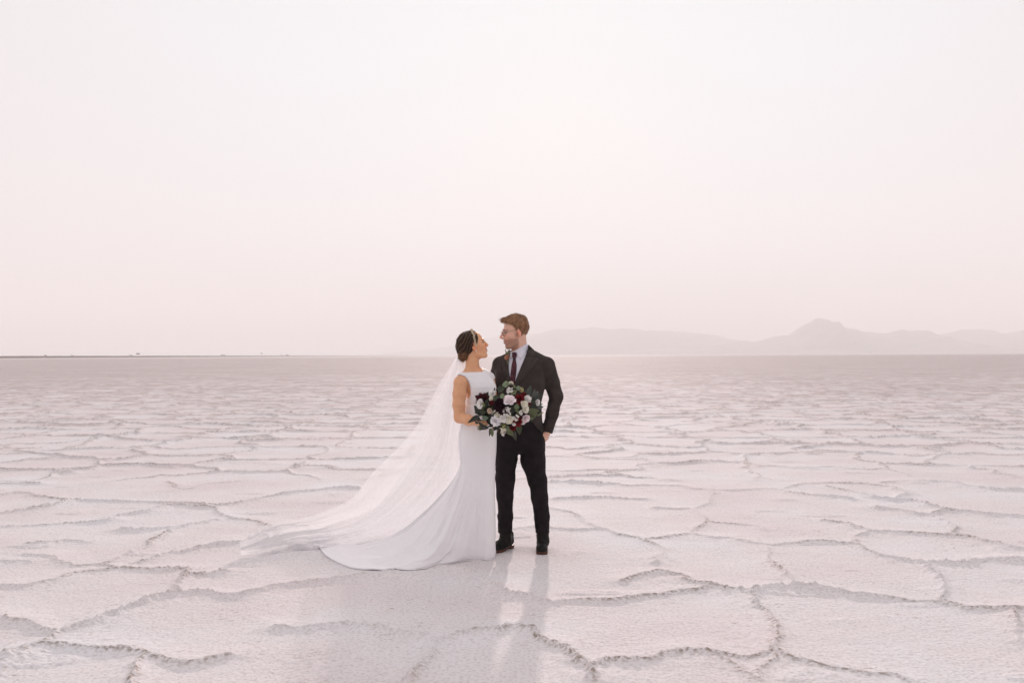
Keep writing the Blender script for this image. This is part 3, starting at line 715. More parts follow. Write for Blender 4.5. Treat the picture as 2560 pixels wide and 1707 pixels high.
def flow_g(p, rng):
    t = sstep(.05, .10, p[2]); v = np.array([.9 * t * (1 if p[0] > 0.0 else .2) - .35 * (1 - t), .25 * np.sign(p[1]), .55 * t - .75 * (1 - t)])
    out = norm(p - np.array([-.014, 0, .03])); v = v - out * (v @ out) * .8 + out * .03; return norm(v + rng.normal(size=3) * .09)
V, f, c = strands(GH, None, 1500, .020, flow_g, 3, .0006, lambda r: np.array((.38, .20, .105)) * r.uniform(.4, 1.25), hs, 0)
mk('hair_strands', V, f, M_HAIR, hair, col=c)

# glasses
def glasses():
    rim = []
    parts = []
    for sg in (-1, 1):
        a = np.linspace(0, 2 * pi, 24, endpoint=False); ca, sa = np.cos(a), np.sin(a)
        P = [GH.w(.101 - .010 * (abs(yy) / .05) ** 2, yy, zz) for yy, zz in ((sg * (.033 + .023 * np.sign(c_) * abs(c_) ** .8), .004 + .018 * np.sign(s_) * abs(s_) ** .8) for c_, s_ in zip(ca, sa))]
        parts.append(tube(P, .0013, 6, closed=True)); rim.append(np.array(P))
        parts.append(tube([GH.w(.092, sg * .056, .012), GH.w(.080, sg * .069, .014), GH.w(.03, sg * .074, .018), GH.w(-.008, sg * .082, .022), GH.w(-.020, sg * .082, .004)], .0014, 6))
    parts.append(tube([GH.w(.101, -.012, .008), GH.w(.104, 0, .012), GH.w(.101, .012, .008)], .0013, 6))
    V, f, _ = join(parts); g = mk('glasses', V, f, M_WIRE, groom)
    for P in rim:
        V = np.vstack([P, P.mean(0)]); n = len(P); mk('lens', V, [(i, (i + 1) % n, n) for i in range(n)], M_LENS, g)
glasses()

# shirt
def g_shirt(p):
    d = g_torso(p) + .010; d = slopes(p, d, .012)
    nk = cone(p, M(1300, 900, .0), GH.w(-.024, 0, -.085), .074, .062)
    ztop = np.interp(p[:, 0], [xof(1284, YM), xof(1318, YM)], [zof(879, YM), zof(859, YM)])
    nk = smax(nk, p[:, 2] - ztop, .004)
    d = smin(d, nk, .012); d = smax(d, zof(1040, YM) - p[:, 2], .005)
    return d + .0012 * vnoise(p[:, 0] * 30, p[:, 1] * 30, p[:, 2] * 9, seed=2)
V, Fc = nets(g_shirt, (axis(-.2, .4, .006), axis(YM - .2, YM + .2, .006), axis(.85, 1.75, .006)))
shirt = mk('shirt', V, Fc, M_SHIRT, groom)

def vee(p):
    z = p[:, 2]; zz = np.array([zof(y, YM - .1) for y in (975, 962, 947, 928, 900, 878, 862)])
    xl = np.interp(z, zz, [xof(x, YM - .11) for x in (1284, 1281, 1275.5, 1272.5, 1271, 1276, 1282)])
    xr = np.interp(z, zz, [xof(x, YM - .11) for x in (1284, 1285, 1290.5, 1298, 1310, 1319, 1324)])
    return np.maximum(np.maximum(p[:, 0] - xr, xl - p[:, 0]), zof(975, YM - .1) - z) * .9
def folds(p, axis_a, axis_b, amp, freq, seed):
    a = np.asarray(axis_a); b = np.asarray(axis_b); ab = norm(b - a); t = (p - a) @ ab
    return amp * vnoise(t * freq, p[:, 0] * 5, p[:, 1] * 5, seed=seed)
def g_jacket(p):
    d = g_torso(p); d = slopes(p, d)
    x, y, z = p.T
    la = chain(p, [(G_LARM[0][0], .062), (G_LARM[1][0], .060), (G_LARM[2][0], .054), (G_LARM[3][0], .047), (G_LARM[4][0] + (G_LARM[4][0] - G_LARM[3][0]) * .25, .036)], .015)
    ab = norm(G_LARM[4][0] - G_LARM[3][0]); la = smax(la, (p - G_LARM[4][0]) @ ab, .004)
    la = la + .0055 * np.abs(vnoise((x * 1.0 + z * 1.4) * 13, y * 8, z * 6, seed=31)) * sstep(.30, .0, np.abs(z - zof(1000, YM))) - .002
    ra = chain(p, G_RARM, .015) + .004 * vnoise(x * 14, y * 8, z * 16, seed=32)
    wr = .0045 * vnoise((x + .5 * z) * 11, y * 5, z * 13, seed=33) * sstep(.38, .05, np.abs(z - zof(1020, YM))) + .0018 * vnoise(x * 6, y * 6, z * 6, seed=34)
    d = d + wr
    d = smin(d, la, .018); d = smin(d, ra, .02)
    # back of the collar rises round the neck
    nk = cone(p, M(1301, 900, .02), M(1302, 866, .03), .084, .068); ztop = np.interp(x, [xof(1284, YM), xof(1322, YM)], [zof(889, YM), zof(862, YM)])
    nk = smax(smax(nk, z - ztop, .004), (YM - .02 - y) * .6 - .035, .01); d = smin(d, nk, .01)
    front = np.maximum(vee(p), y - YM + .0)
    d = smax(d, -front, .004)
    hem = zof(1114, YM) - z + .012 * np.clip(np.abs(x - xof(1296, YM)) < .5, 0, 1) * 0; d = smax(d, hem, .004)
    # cutaway below the button
    cz = zof(1012, YM - .12); cut = np.maximum((np.abs(x - xof(1297, YM - .12)) - (.001 + .19 * np.clip((cz - z) / .24, 0, 1.3) ** 1.1)), y - YM + .02); cut = np.maximum(cut, z - cz)
    return smax(d, -cut, .004)
V, Fc = nets(g_jacket, (axis(-.30, .50, .0062), axis(YM - .26, YM + .30, .0062), axis(.80, 1.72, .0062)))
jacket = mk('jacket', V, Fc, M_SUIT, groom)

def cast(px, py, f, Y0, Y1, n=160):
    d = ray(px, py); Ys = np.linspace(Y0, Y1, n); out = np.zeros(d.shape); hit = np.zeros(len(d), bool); prev = None
    for Y in Ys:
        P = CAM + d * (Y / d[:, 1])[:, None]; v = f(P)
        if prev is not None:
            new = (~hit) & (v < 0); t = (v0 / np.where(v0 - v == 0, 1, v0 - v))[:, None]
            out[new] = (prev + (P - prev) * t)[new]; hit |= new
        prev, v0 = P, v
    out[~hit] = (CAM + d * (((Y0 + Y1) / 2) / d[:, 1])[:, None])[~hit]
    return out
def patch(A, Bq, f, Y0, Y1, off, n=14, m=24, th=.003):
    A = resample(A, m); Bq = resample(Bq, m); t = np.linspace(0, 1, n)[None, :, None]
    G = A[:, None] * (1 - t) + Bq[:, None] * t; P = cast(G[..., 0].ravel(), G[..., 1].ravel(), f, Y0, Y1)
    Nn = grad(f, P, .004); prof = 1 - np.abs(np.linspace(-1, 1, n)) ** 8
    T = P + Nn * (off * (.25 + .75 * np.tile(prof, m)))[:, None]; Bt = P + Nn * (-th)
    V1, q1 = sheet(T.reshape(m, n, 3)); V2, q2 = sheet(Bt.reshape(m, n, 3)); k = len(V1)
    V = np.vstack([V1, V2]); q = np.vstack([q1[:, ::-1], q2 + k])
    idx = np.arange(m * n).reshape(m, n); ed = []
    for e in (idx[0], idx[-1], idx[:, 0], idx[:, -1]): ed.append(np.stack([e[:-1], e[1:], e[1:] + k, e[:-1] + k], -1))
    return V, np.vstack([q] + ed)
fullj = lambda p: slopes(p, g_torso(p))
V, Fc = patch([(1313.5, 890), (1309, 902), (1298, 928), (1291, 947), (1284, 972)], [(1346, 898.5), (1339, 910), (1323, 930), (1304, 953), (1285, 973)], fullj, YM - .25, YM + .1, .010)
mk('lapel', V, Fc, M_LAPEL, jacket)
V, Fc = patch([(1321.5, 865), (1319, 876), (1313.5, 889)], [(1325, 869), (1338, 882), (1333, 894)], fullj, YM - .25, YM + .1, .012, m=16)
mk('jacket_collar', V, Fc, M_LAPEL, jacket)
V, Fc = patch([(1276, 880), (1271.5, 900), (1272, 926), (1275, 945), (1283, 972)], [(1268, 884), (1257, 900), (1259, 925), (1266, 946), (1282, 973)], fullj, YM - .25, YM + .1, .009)
mk('lapel', V, Fc, M_LAPEL, jacket)
V, Fc = patch([(1316.5, 860), (1305, 870), (1291.5, 881)], [(1319.5, 873), (1312, 886), (1301, 899)], g_shirt, YM - .25, YM + .1, .006, m=16)
mk('collar', V, Fc, M_SHIRT, shirt)
V, Fc = patch([(1278.5, 878), (1280, 880), (1281.5, 883)], [(1274, 886), (1275.5, 893), (1279, 899)], g_shirt, YM - .25, YM + .1, .006, m=10, n=8)
mk('collar', V, Fc, M_SHIRT, shirt)
V, Fc = patch([(1280.5, 882), (1282.5, 896), (1279.5, 912), (1276, 940), (1275, 953), (1281, 972)], [(1291.5, 881), (1289.5, 896), (1291.8, 915), (1289.5, 940), (1288, 953), (1286, 972)], g_shirt, YM - .25, YM + .1, .011, m=30, n=10)
tie = mk('tie', V, Fc, M_TIE, groom)
kn = M(1286, 889, -.118); V, Fc = nets(lambda p: smin(ell(p, cast(np.array([1286.]), np.array([888.]), g_shirt, YM - .25, YM + .1)[0] + (0, -.012, 0), (.0185, .013, .024)), ell(p, cast(np.array([1286.]), np.array([895.]), g_shirt, YM - .25, YM + .1)[0] + (0, -.012, 0), (.011, .012, .012)), .008), (axis(kn[0] - .05, kn[0] + .05, .003), axis(YM - .2, YM + .0, .003), axis(kn[2] - .06, kn[2] + .05, .003)))
mk('tie_knot', V, Fc, M_TIE, tie)

# trousers
TRO = rings_of([(1016, 1250, 1349, .116, -.01), (1035, 1247, 1352, .119, -.005), (1060, 1245, 1354, .120, 0), (1090, 1242, 1357, .118, 0), (1112, 1240, 1361, .116, 0), (1126, 1244, 1358, .085, 0), (1133, 1266, 1336, .05, 0)], YM)
def g_trou(p):
    d = loft(p, TRO, radians(-10), 2.4); x, y, z = p.T
    for leg, sd, cy_ in ((LEG_L, 1, 1333), (LEG_R, 2, 1331)):
        l = chain(p, leg, .02)
        zk = leg[3][0][2]
        cre = .005 * np.abs(vnoise((z - .6 * x * (1 if sd == 2 else -1)) * 17, x * 7, y * 7, seed=sd)) * (.5 + sstep(.35, .0, np.abs(z - zk))) + .004 * np.abs(vnoise(z * 30, x * 9, y * 9, seed=sd + 5)) * sstep(.42, .14, z) + .003 * vnoise(z * 4, x * 16, y * 16, seed=sd + 7)
        l = l + cre - .003
        # pressed crease down the front
        l = smax(l, zof(cy_, YM) + .022 * np.clip(-(y - YM) * 4, -1, 1) * -1 * .5 - z, .003)
        d = smin(d, l, .022)
    d = d + .003 * vnoise(x * 12, y * 6, z * 12, seed=12)
    return d
V, Fc = nets(g_trou, (axis(-.20, .36, .006), axis(YM - .2, YM + .2, .006), axis(.12, 1.20, .0062)))
trousers = mk('trousers', V, Fc, M_TROU, groom)

# boots
def boot(toe, heel, ankle, shaft_top):
    gz = float(ground_h([toe[0]], [toe[1]])[0]) * .5 + .000
    toe = np.array([toe[0], toe[1], gz]); heel = np.array([heel[0], heel[1], gz]); f = norm(toe - heel); L_ = np.linalg.norm(toe - heel)
    R = frame(f); ce = (toe + heel) / 2
    def up(p):
        q = (p - heel) @ R; x = q[:, 0] / L_
        d = chain(q, [((.035, 0, .050), .032), ((L_ * .45, 0, .048), .034), ((L_ * .70, 0, .045), .036), ((L_ * .86, 0, .040), .032)], .02)
        d = smin(d, ell(q, (L_ * .80, 0, .034), (L_ * .19, .043, .028)), .02)
        d = smin(d, chain(q, [((.048, 0, .070), .040), ((.056, 0, .110), .041), (tuple((ankle - heel) @ R), .044), (tuple((shaft_top - heel) @ R), .045)], .02), .025)
        d = smax(d, .022 - q[:, 2], .003)
        return d + .0015 * vnoise(q[:, 0] * 60, q[:, 1] * 30, q[:, 2] * 60, seed=4)
    def so_(p):
        q = (p - heel) @ R; x = q[:, 0]; half = np.interp(x / L_, [0, .12, .35, .55, .75, .9, 1.0], [.026, .034, .031, .037, .0465, .040, .012])
        cyx = L_ / 2; d = np.maximum(np.abs(q[:, 1]) - half, np.abs(x - cyx) - cyx); d = smax(d, np.abs(q[:, 2] - .017) - .0075, .003)
        h = np.maximum(np.maximum(np.abs(q[:, 1]) - half + .001, np.abs(x - .032) - .034), np.abs(q[:, 2] - .010) - .011)
        s_ = np.maximum(np.maximum(np.abs(q[:, 1]) - half + .001, np.abs(x - L_ * .72) - L_ * .22), np.abs(q[:, 2] - .007) - .008)
        return np.minimum(np.minimum(d, h), s_)
    lo_ = np.minimum(np.minimum(toe, heel), ankle) - .09; hi_ = np.maximum(np.maximum(toe, heel), shaft_top) + .09
    lo_[2] = gz - .02; hi_[2] = shaft_top[2] + .06
    ax = [axis(lo_[k], hi_[k], .0042) for k in range(3)]
    V, Fc = nets(up, ax, 1); b = mk('boot', V, Fc, M_BOOT, groom)
    V, Fc = nets(so_, ax, 0); mk('boot_sole', V, Fc, M_SOLE, b)
g1 = gnd(1233, 1383.5); g2 = gnd(1279, 1368)
boot(g1[:2], g2[:2], M(1263.5, 1352, .02), M(1263, 1326, .02))
g1 = gnd(1354.5, 1387.5); boot(g1[:2], (g1[0] + .012, g1[1] + .285), M(1358, 1352, .01), M(1357.5, 1326, .005))

# boutonniere on his right lapel
def petal(base, d, nrm_, ln, wd, cup=.3, curl=.3, nl=6, nw=4, tip=.9, round_=.6):
    d = norm(d); nrm_ = norm(nrm_ - d * (nrm_ @ d)); s = np.cross(d, nrm_)
    u = np.linspace(0, 1, nl); v = np.linspace(-1, 1, nw)
    wv = wd * np.sin(pi * np.clip(u, 0, 1) ** round_) ** .8 * .5; wv[0] = wd * .10; wv[-1] = wd * (1 - tip) * .5
    P = base + ln * (u[:, None, None] * d + (curl * (u ** 2))[:, None, None] * nrm_) + (wv[:, None] * v[None])[..., None] * s + (cup * wv[:, None] * (v[None] ** 2))[..., None] * nrm_
    return sheet(P)
def rnd_dir(r): return norm(r.normal(size=3))
def petals_flower(c, nrm_, R, layers, rng, cols):
    """layers: (count, elevation deg from the flower plane, length, width, cup, curl)"""
    fr = frame(nrm_, (0.1, 0.2, 1)); parts = []
    for li, (cnt, el, ln, wd, cup, curl) in enumerate(layers):
        for k in range(cnt):
            a = 2 * pi * (k + .5 * (li % 2)) / cnt + rng.uniform(-.15, .15); e = radians(el + rng.uniform(-7, 7))
            out = fr[:, 1] * cos(a) + fr[:, 2] * sin(a); d = out * cos(e) + fr[:, 0] * sin(e); nn_ = fr[:, 0] * cos(e) - out * sin(e)
            c0 = c + out * R * .06 + fr[:, 0] * R * (.02 + .05 * li)
            V, q = petal(c0, d, nn_, R * ln * rng.uniform(.88, 1.1), R * wd, cup, curl, nl=7, nw=5, tip=.9 if wd < .4 else .45, round_=.6 if wd < .4 else 1.15)
            col = np.array(cols[rng.integers(len(cols))]) * rng.uniform(.85, 1.1); parts.append((V, q, col))
    return join(parts)
rngb = np.random.default_rng(5)
bt = cast(np.array([1269.]), np.array([893.]), fullj, YM - .25, YM + .1)[0] + (0, -.022, 0)
V, f, c = petals_flower(bt, np.array([-.3, -1, .1]), .024, [(7, 25, 1, .9, .5, .1), (6, 50, .85, .8, .6, -.1), (4, 72, .6, .7, .7, -.2)], rngb, [(.55, .24, .16), (.62, .32, .22)])
bo = mk('boutonniere', V, f, M_PETAL, groom, col=c)
parts = []
for k in range(7):
    d = norm(np.array([rngb.uniform(-.5, .6), -.2, 1.0 if k < 5 else -.9])); V, q = petal(bt + (0, .008, .005), d, np.array([0, -1, .2]), rngb.uniform(.045, .075), .014); parts.append((V, q, (.17, .19, .12)))
V, f, c = join(parts); mk('boutonniere_leaf', V, f, M_LEAF, bo, col=c)

# ------------------------------------------------------------------ bride
BH = Head(Bp(1183.5, 865, -.01), (cos(radians(8)), sin(radians(8)), .29), .96, female=True)
B_RARM = [(Bp(1151, 957, -.085), .050), (Bp(1149, 985, -.09), .049), (Bp(1147, 1012, -.10), .044), (Bp(1149, 1043, -.10), .040), (Bp(1172, 1050, -.17), .036), (Bp(1205, 1056, -.245), .027)]
B_LARM = [(Bp(1222, 947, .09), .044), (Bp(1232, 985, .24), .040), (Bp(1238, 1022, .38), .036), (Bp(1262, 1020, .41), .030), (Bp(1285, 1014, .40), .024)]
TORSO_B = rings_of([(921, 1163, 1210, .055, .01), (931, 1150, 1222, .074, .0), (943, 1150, 1231, .085, -.006), (955, 1154, 1238, .095, -.013), (966, 1159, 1242, .101, -.018), (978, 1162, 1241.5, .102, -.018), (989, 1163, 1238.5, .098, -.014), (1003, 1163, 1234, .091, -.007), (1018, 1163, 1231, .086, 0), (1035, 1160, 1232, .092, 0), (1060, 1154, 1237, .105, 0), (1095, 1149, 1238, .118, .005), (1122, 1150, 1238, .118, .005), (1150, 1154, 1236, .108, 0), (1180, 1158, 1232, .095, 0)], YB)
def b_torso(p): return loft(p, TORSO_B, radians(12), 2.15)
def b_body(p):
    d = BH.sdf(p)
    d = smin(d, cone(p, BH.w(-.022, 0, -.040), Bp(1181, 930, .0), .047, .053), .018)
    d = smin(d, b_torso(p) + .012, .02)
    d = smin(d, cone(p, Bp(1180, 925, .01), B_RARM[0][0] + (0, 0, .008), .030, .042), .035)
    d = smin(d, cone(p, Bp(1184, 923, .01), B_LARM[0][0] + (0, 0, .008), .030, .038), .035)
    d = smin(d, chain(p, B_RARM, .02), .02); d = smin(d, chain(p, B_LARM, .02), .018)
    d = smin(d, hand_sdf(p, Bp(1205, 1056, -.245), (1, -.25, .18), (-.2, -.6, .9), 1, .62, .86, .023), .006)
    d = smin(d, hand_sdf(p, Bp(1285, 1014, .40), (1, -.05, .05), (0, 1, .1), 1, .12, .86, .023), .006)
    for x0, x1 in ((1178, 1186), (1208, 1208)):
        d = smin(d, chain(p, [(Bp(x0, 1130, 0), .070), (Bp(x0 + (x1 - x0) * .5, 1235, .0), .046), (Bp(x0 + (x1 - x0) * .7, 1290, .03), .040), (Bp(x1, 1362, .02), .028), (Bp(x1, 1374, -.03), .024)], .02), .03)
    return d
bride = empty('person', gnd(1195, 1388), 'woman in a white sleeveless wedding gown with a long veil, looking up at the man', 'person')
hx, hy, hz = BH.o
ax = (axis(-.50, .22, .0065, [(hx - .10, hx + .14, .0034)]), axis(YB - .42, YB + .52, .0065, [(hy - .10, hy + .10, .0036), (YB - .36, YB - .2, .0045)]), axis(.02, 1.75, .0075, [(hz - .16, hz + .14, .0034), (.93, 1.08, .0045)]))
V, Fc = nets(b_body, ax)
skin_b = (.76, .41, .235)
mk('body', V, Fc, M_SKIN, bride, col=BH.color(V, skin_b, (.42, .10, .10), brow=(.06, .035, .025)))

# bride hair: swept back shell, bun, strands
def b_hair(p):
    q = BH.loc(p); x, y, z = q.T
    d = ell(q, (-.024, 0, .034), (.104, .088, .094)); d = smin(d, ell(q, (-.075, 0, -.005), (.062, .060, .065)), .03)
    g = .0019 * np.sin((z * .66 - x * .75) * 260 + 4 * vnoise(x * 16, y * 30, z * 16, seed=3)) + .0013 * np.sin((z * .66 - x * .75) * 760 + 7 * vnoise(x * 20, y * 40, z * 20, seed=4)) + .004 * vnoise(x * 30, y * 40, z * 40, seed=2)
    d = d + g
    bun = ell(q, (-.098, 0, -.055), (.040, .046, .036)) + .004 * np.sin((x * .5 + z) * 260 + y * 80)
    d = smin(d, bun, .012)
    # face opening: hairline from the forehead down past the ear
    line = np.interp(z, [-.08, -.045, -.02, .01, .04, .065, .085, .13], [-.055, -.036, -.012, .028, .044, .052, .050, .03])
    m = x - line - .012 * (1 - np.clip(np.abs(y) / .06, 0, 1)) * 0
    m = np.where(z > .09, m - .05 * sstep(.09, .12, z), m)
    return smax(d, m, .008) * BH.s
ax = (axis(hx - .20, hx + .14, .0023), axis(hy - .13, hy + .13, .0028), axis(hz - .17, hz + .16, .0023))
V, Fc = nets(b_hair, ax, 1)
q = BH.loc(V); nn = sstep(.35, 1, .5 + .5 * np.sin((q[:, 2] * .66 - q[:, 0] * .75) * 260 + 2.2 + 4 * vnoise(q[:, 0] * 16, q[:, 1] * 30, q[:, 2] * 16, seed=3)))
nn = np.clip(nn * .42 + .9 * sstep(-.055, -.10, q[:, 0]) * sstep(-.01, -.05, q[:, 2]), 0, 1)
cc = np.outer(1 - nn, (.026, .015, .010)) + np.outer(nn, (.17, .085, .042))
parts = [(V, Fc, cc)]; rg = np.random.default_rng(9)
def hproj(Q, off=.002):
    W = BH.o + BH.s * (Q @ BH.R.T)
    for _ in range(4): dd = b_hair(W); W = W - grad(b_hair, W, .002) * (dd - off)[:, None] * .8
    return W
for i in range(0):
    sg = -1 if i % 3 else 1; t0 = rg.uniform(0, .62)
    s0 = np.array([.018 - .03 * t0 + rg.uniform(-.03, .0), sg * (.012 + .07 * t0), .112 - .075 * t0]); e0 = np.array([-.085, sg * .03, -.045 + rg.uniform(-.015, .02)])
    mid = (s0 + e0) / 2 + np.array([0, sg * .035, .015 + rg.uniform(-.015, .015)]) * (1.2 - .6 * t0)
    tt = np.linspace(0, 1, 12)[:, None]; Q = (1 - tt) ** 2 * s0 + 2 * tt * (1 - tt) * mid + tt ** 2 * e0
    W = hproj(Q, rg.uniform(-.001, .0012)); V, f = tube(W, .0009, 3)
    c_ = (np.array((.34, .20, .11)) if rg.random() < .38 else np.array((.035, .02, .014))) * rg.uniform(.6, 1.3); parts.append((V, f, c_))
for i in range(120):   # coils of the bun
    a0 = rg.uniform(0, 2 * pi); ph = rg.uniform(-.7, .7); tt = np.linspace(0, 1, 10); a = a0 + tt * 1.8
    Q = np.stack([-.098 + .040 * np.cos(a) * cos(ph), .046 * sin(ph) * np.ones(10) * 1.0 - .01, -.055 + .036 * np.sin(a) * cos(ph)], -1)
    W = hproj(Q, .002); V, f = tube(W, .0011, 3); parts.append((V, f, np.array((.30, .17, .09)) * rg.uniform(.35, 1.2)))
for i in range(26):    # flyaways that catch the light
    p0 = np.array([rg.uniform(-.12, .02), rg.uniform(-.05, .05), rg.uniform(.0, .11)]); W0 = hproj(p0[None])[0]; dr = norm(BH.R @ rg.normal(size=3)) ; up_ = norm(W0 - BH.o)
    W = np.array([W0 + up_ * .004 * t + dr * .016 * t * t for t in np.linspace(0, 1, 6)]); V, f = tube(W, .0004, 3); parts.append((V, f, (.12, .06, .03)))
V, f, c = join(parts); mk('hair', V, f, M_HAIR, bride, col=c)
parts = []     # gold hair vine from crown to behind the ear, both sides
for ph in (0, 2):
    Q = np.array([[.022 - .010 * t + .004 * sin(t * 30 + ph * 2.1), -.088 * sin(t * 1.62), -.022 + .150 * cos(t * 1.50) + .003 * cos(t * 30 + ph * 2.1)] for t in np.linspace(-.35, 1.05, 40)])
    parts.append(tube(hproj(Q, .0035), .0017, 5))
for t in np.linspace(-.3, 1.0, 24):
    Q = np.array([[.022 - .010 * t, -.088 * sin(t * 1.62), -.022 + .150 * cos(t * 1.5)]]); W = hproj(Q, .005)[0]
    for sgn in (-1, 1): parts.append(petal(W, BH.R @ np.array([sgn * .8, 0, .5]), BH.R @ np.array([0, -1, .3]), .011, .006, nl=4, nw=3))
V, f, _ = join(parts); mk('hair_vine', V, f, M_GOLD, bride)
eb = BH.w(.002, -.086, -.038)
V, f = tube([eb + (0, 0, .006), eb + (0, 0, .003), eb, eb - (0, 0, .004), eb - (0, 0, .0075)], [.001, .0045, .0062, .005, .0005], 10); mk('earring', V, f, M_PEARL, bride)

# gown: bodice
AR = B_RARM[0][0]; AL = B_LARM[0][0]
def neck_top(p): return np.interp(p[:, 0], [xof(v, YB) for v in (1146, 1156, 1206, 1213, 1222, 1233)], [zof(v, YB) for v in (926, 929.5, 929, 921, 917, 925)])
def arm_cut(p, off=0.0):
    a = smin(ell(p, Bp(1150, 975, -.11), (.078 + off, .16, .112 + off)), cone(p, Bp(1140, 955, -.1), Bp(1160, 985, -.1), .05 + off, .04 + off), .02)
    b = ell(p, Bp(1238, 975, .16), (.07 + off, .14, .11 + off)); return np.minimum(a, b)
def b_core(p):
    d = b_torso(p) + .012; d = smin(d, cone(p, Bp(1180, 925, .01), B_RARM[0][0] + (0, 0, .008), .030, .042), .035)
    return smin(d, cone(p, Bp(1184, 923, .01), B_LARM[0][0] + (0, 0, .008), .030, .038), .035)
def b_bod(p):
    d = b_core(p) - .0085; d = smax(d, p[:, 2] - neck_top(p), .003); d = smax(d, -arm_cut(p), .003)
    x, y, z = p.T
    d = smax(d, zof(1045, YB) - z, .003)
    return d + .0012 * vnoise(x * 10, y * 10, z * 10, seed=5) + .0020 * np.abs(vnoise(x * 9 + z * 10, y * 6, z * 22, seed=6)) * sstep(.14, 0, np.abs(z - zof(1005, YB)))
V1, F1 = nets(b_bod, (axis(-.46, -.06, .0046), axis(YB - .18, YB + .18, .0046), axis(1.0, 1.52, .0046)))
# gown: skirt and train, one surface from the waist to the hem
nth = 420
HEM = [(180, 797, 1368, None), (189, 811, 1388, None), (200, 864, 1416, None), (216, 936, 1433, None), (234, 1002, 1436, None), (252, 1080, 1421, None), (276, 1167, 1402, None), (300, 1215, 1400.5, None), (318, 1231, 1398, None), (340, 1239, 1390, None), (360, 1239, 1380, None), (390, 1212, 1371, None), (430, 1120, 1366, None), (465, 1030, 1364, None), (495, 940, 1362, None), (520, 860, 1362, None), (540, 797, 1368, None)]
th = np.linspace(180, 540, nth, endpoint=False)
ha = np.array([h[0] for h in HEM], float); hp = gnd([h[1] for h in HEM], [h[2] for h in HEM])[:, :2]
def per_interp(x, xp, fp):
    xp3 = np.concatenate([xp[:-1] - 360, xp, xp[1:] + 360]); fp3 = np.concatenate([fp[:-1], fp, fp[1:]]); m = np.gradient(fp3, xp3)
    i = np.clip(np.searchsorted(xp3, x, 'right') - 1, 0, len(xp3) - 2); h = xp3[i + 1] - xp3[i]; t = (x - xp3[i]) / h
    return (2 * t**3 - 3 * t**2 + 1) * fp3[i] + (t**3 - 2 * t**2 + t) * h * m[i] + (-2 * t**3 + 3 * t**2) * fp3[i + 1] + (t**3 - t**2) * h * m[i + 1]
H = np.stack([per_interp(th, ha, hp[:, k]) for k in (0, 1)], -1)
SK = rings_of([(1003, 1169, 1225, .070, -.005), (1010, 1164, 1230, .088, -.005), (1022, 1159.5, 1233.5, .096, 0), (1040, 1156, 1236, .104, 0), (1062, 1151.5, 1240, .117, 0), (1095, 1146, 1241.5, .128, .005), (1122, 1147.5, 1241, .127, .005), (1150, 1149.5, 1239, .120, .0)], YB)
ta = np.radians(th); rows = []
for z, cx, cy, rx, ry in SK: rows.append(np.stack([cx + rx * np.cos(ta), cy + ry * np.sin(ta), z + 0 * ta], -1))
up = resample(np.array(rows).reshape(len(rows), -1), 46).reshape(46, nth, 3)
K = up[-1]; T0 = (up[-1] - up[-2])
hh = np.linspace(0, 1, 150)[1:] ** 1.45
dist = np.linalg.norm(H - K[:, :2], axis=1)
hz_ = ground_h(H[:, 0], H[:, 1]) + .012
low = []
for h in hh:
    xy = K[:, :2] + (H - K[:, :2]) * h
    vfrac = 1 - (1 - h) ** 2.85
    # continue the hip's inward tangent a little before flaring
    xy = xy + (T0[:, :2] * (2.85 * (K[:, 2:3] - hz_[:, None]) / np.abs(T0[:, 2:3])) - (H - K[:, :2])) * h * (1 - h) ** 13
    z = K[:, 2] + (hz_ - K[:, 2]) * vfrac; low.append(np.concatenate([xy, z[:, None]], 1))
S = np.concatenate([up, np.array(low)], 0)
nv = len(S); vv = np.concatenate([np.zeros(46), hh])[:, None]
du = np.roll(S, -1, 1) - np.roll(S, 1, 1); dv = np.gradient(S, axis=0); Nn = norm(np.cross(du, dv)); 
if (Nn[60, int(nth * .25), 1] > 0): Nn = -Nn
a = th[None] + 0 * vv
wt_ = sstep(170, 196, a) * sstep(300, 262, a) + .35 * sstep(262, 285, a) * sstep(325, 300, a) + .8 * sstep(330, 360, a) * sstep(540, 520, a) + .8 * sstep(196, 180, a)
wig = a + 5 * vnoise(vv * 5 + 0 * a, a / 25, seed=21) + 9 * vv
fo = 0
for frq, am, ph in ((5.2, .60, .3), (11.0, .34, 1.7), (21.0, .10, .9)):
    s_ = np.sin(wig / 360 * 2 * pi * frq + ph); fo = fo + am * (1 - 2 * np.abs(s_) ** .8)
amp = .030 * np.sin(pi * np.clip(vv, 0, 1) ** .6) ** 1.0 * sstep(.0, .22, vv) * (.35 + .65 * vnoise(vv * 3 + 0 * a, a / 14, seed=24) ** 2 * 1.6)
S = S + Nn * (amp * wt_ * fo)[..., None]
S = S + Nn * (.0022 * vnoise(a / 9, vv * 14, seed=22) * sstep(0, .2, vv) + .004 * np.abs(vnoise(a / 30, vv * 22 + a / 16, seed=23)) * sstep(.35, .9, vv) * wt_)[..., None]
# deep crease falling from the back of the knee
cr_ = np.exp(-((a - 207 - 20 * vv) / 3.2) ** 2) * np.exp(-((vv - .10) / .14) ** 2); S = S - Nn * (.020 * cr_)[..., None]
gz = ground_h(S[..., 0], S[..., 1]).reshape(S.shape[:2]); S[..., 2] = np.where(vv > .3, np.maximum(S[..., 2], gz + .006 + .02 * (1 - vv)), S[..., 2])
hemroll = np.concatenate([S, (S[-1:] + np.array([0, 0, -.010]) - (norm(np.concatenate([H - K[:, :2], 0 * hz_[:, None]], 1)) * .006)[None])], 0)
V2, q2 = sheet(hemroll, closed_u=True)
Vd = np.vstack([V1, V2]); Fd = np.vstack([F1, q2 + len(V1)])
gown = mk('gown', Vd, Fd, M_DRESS, bride)
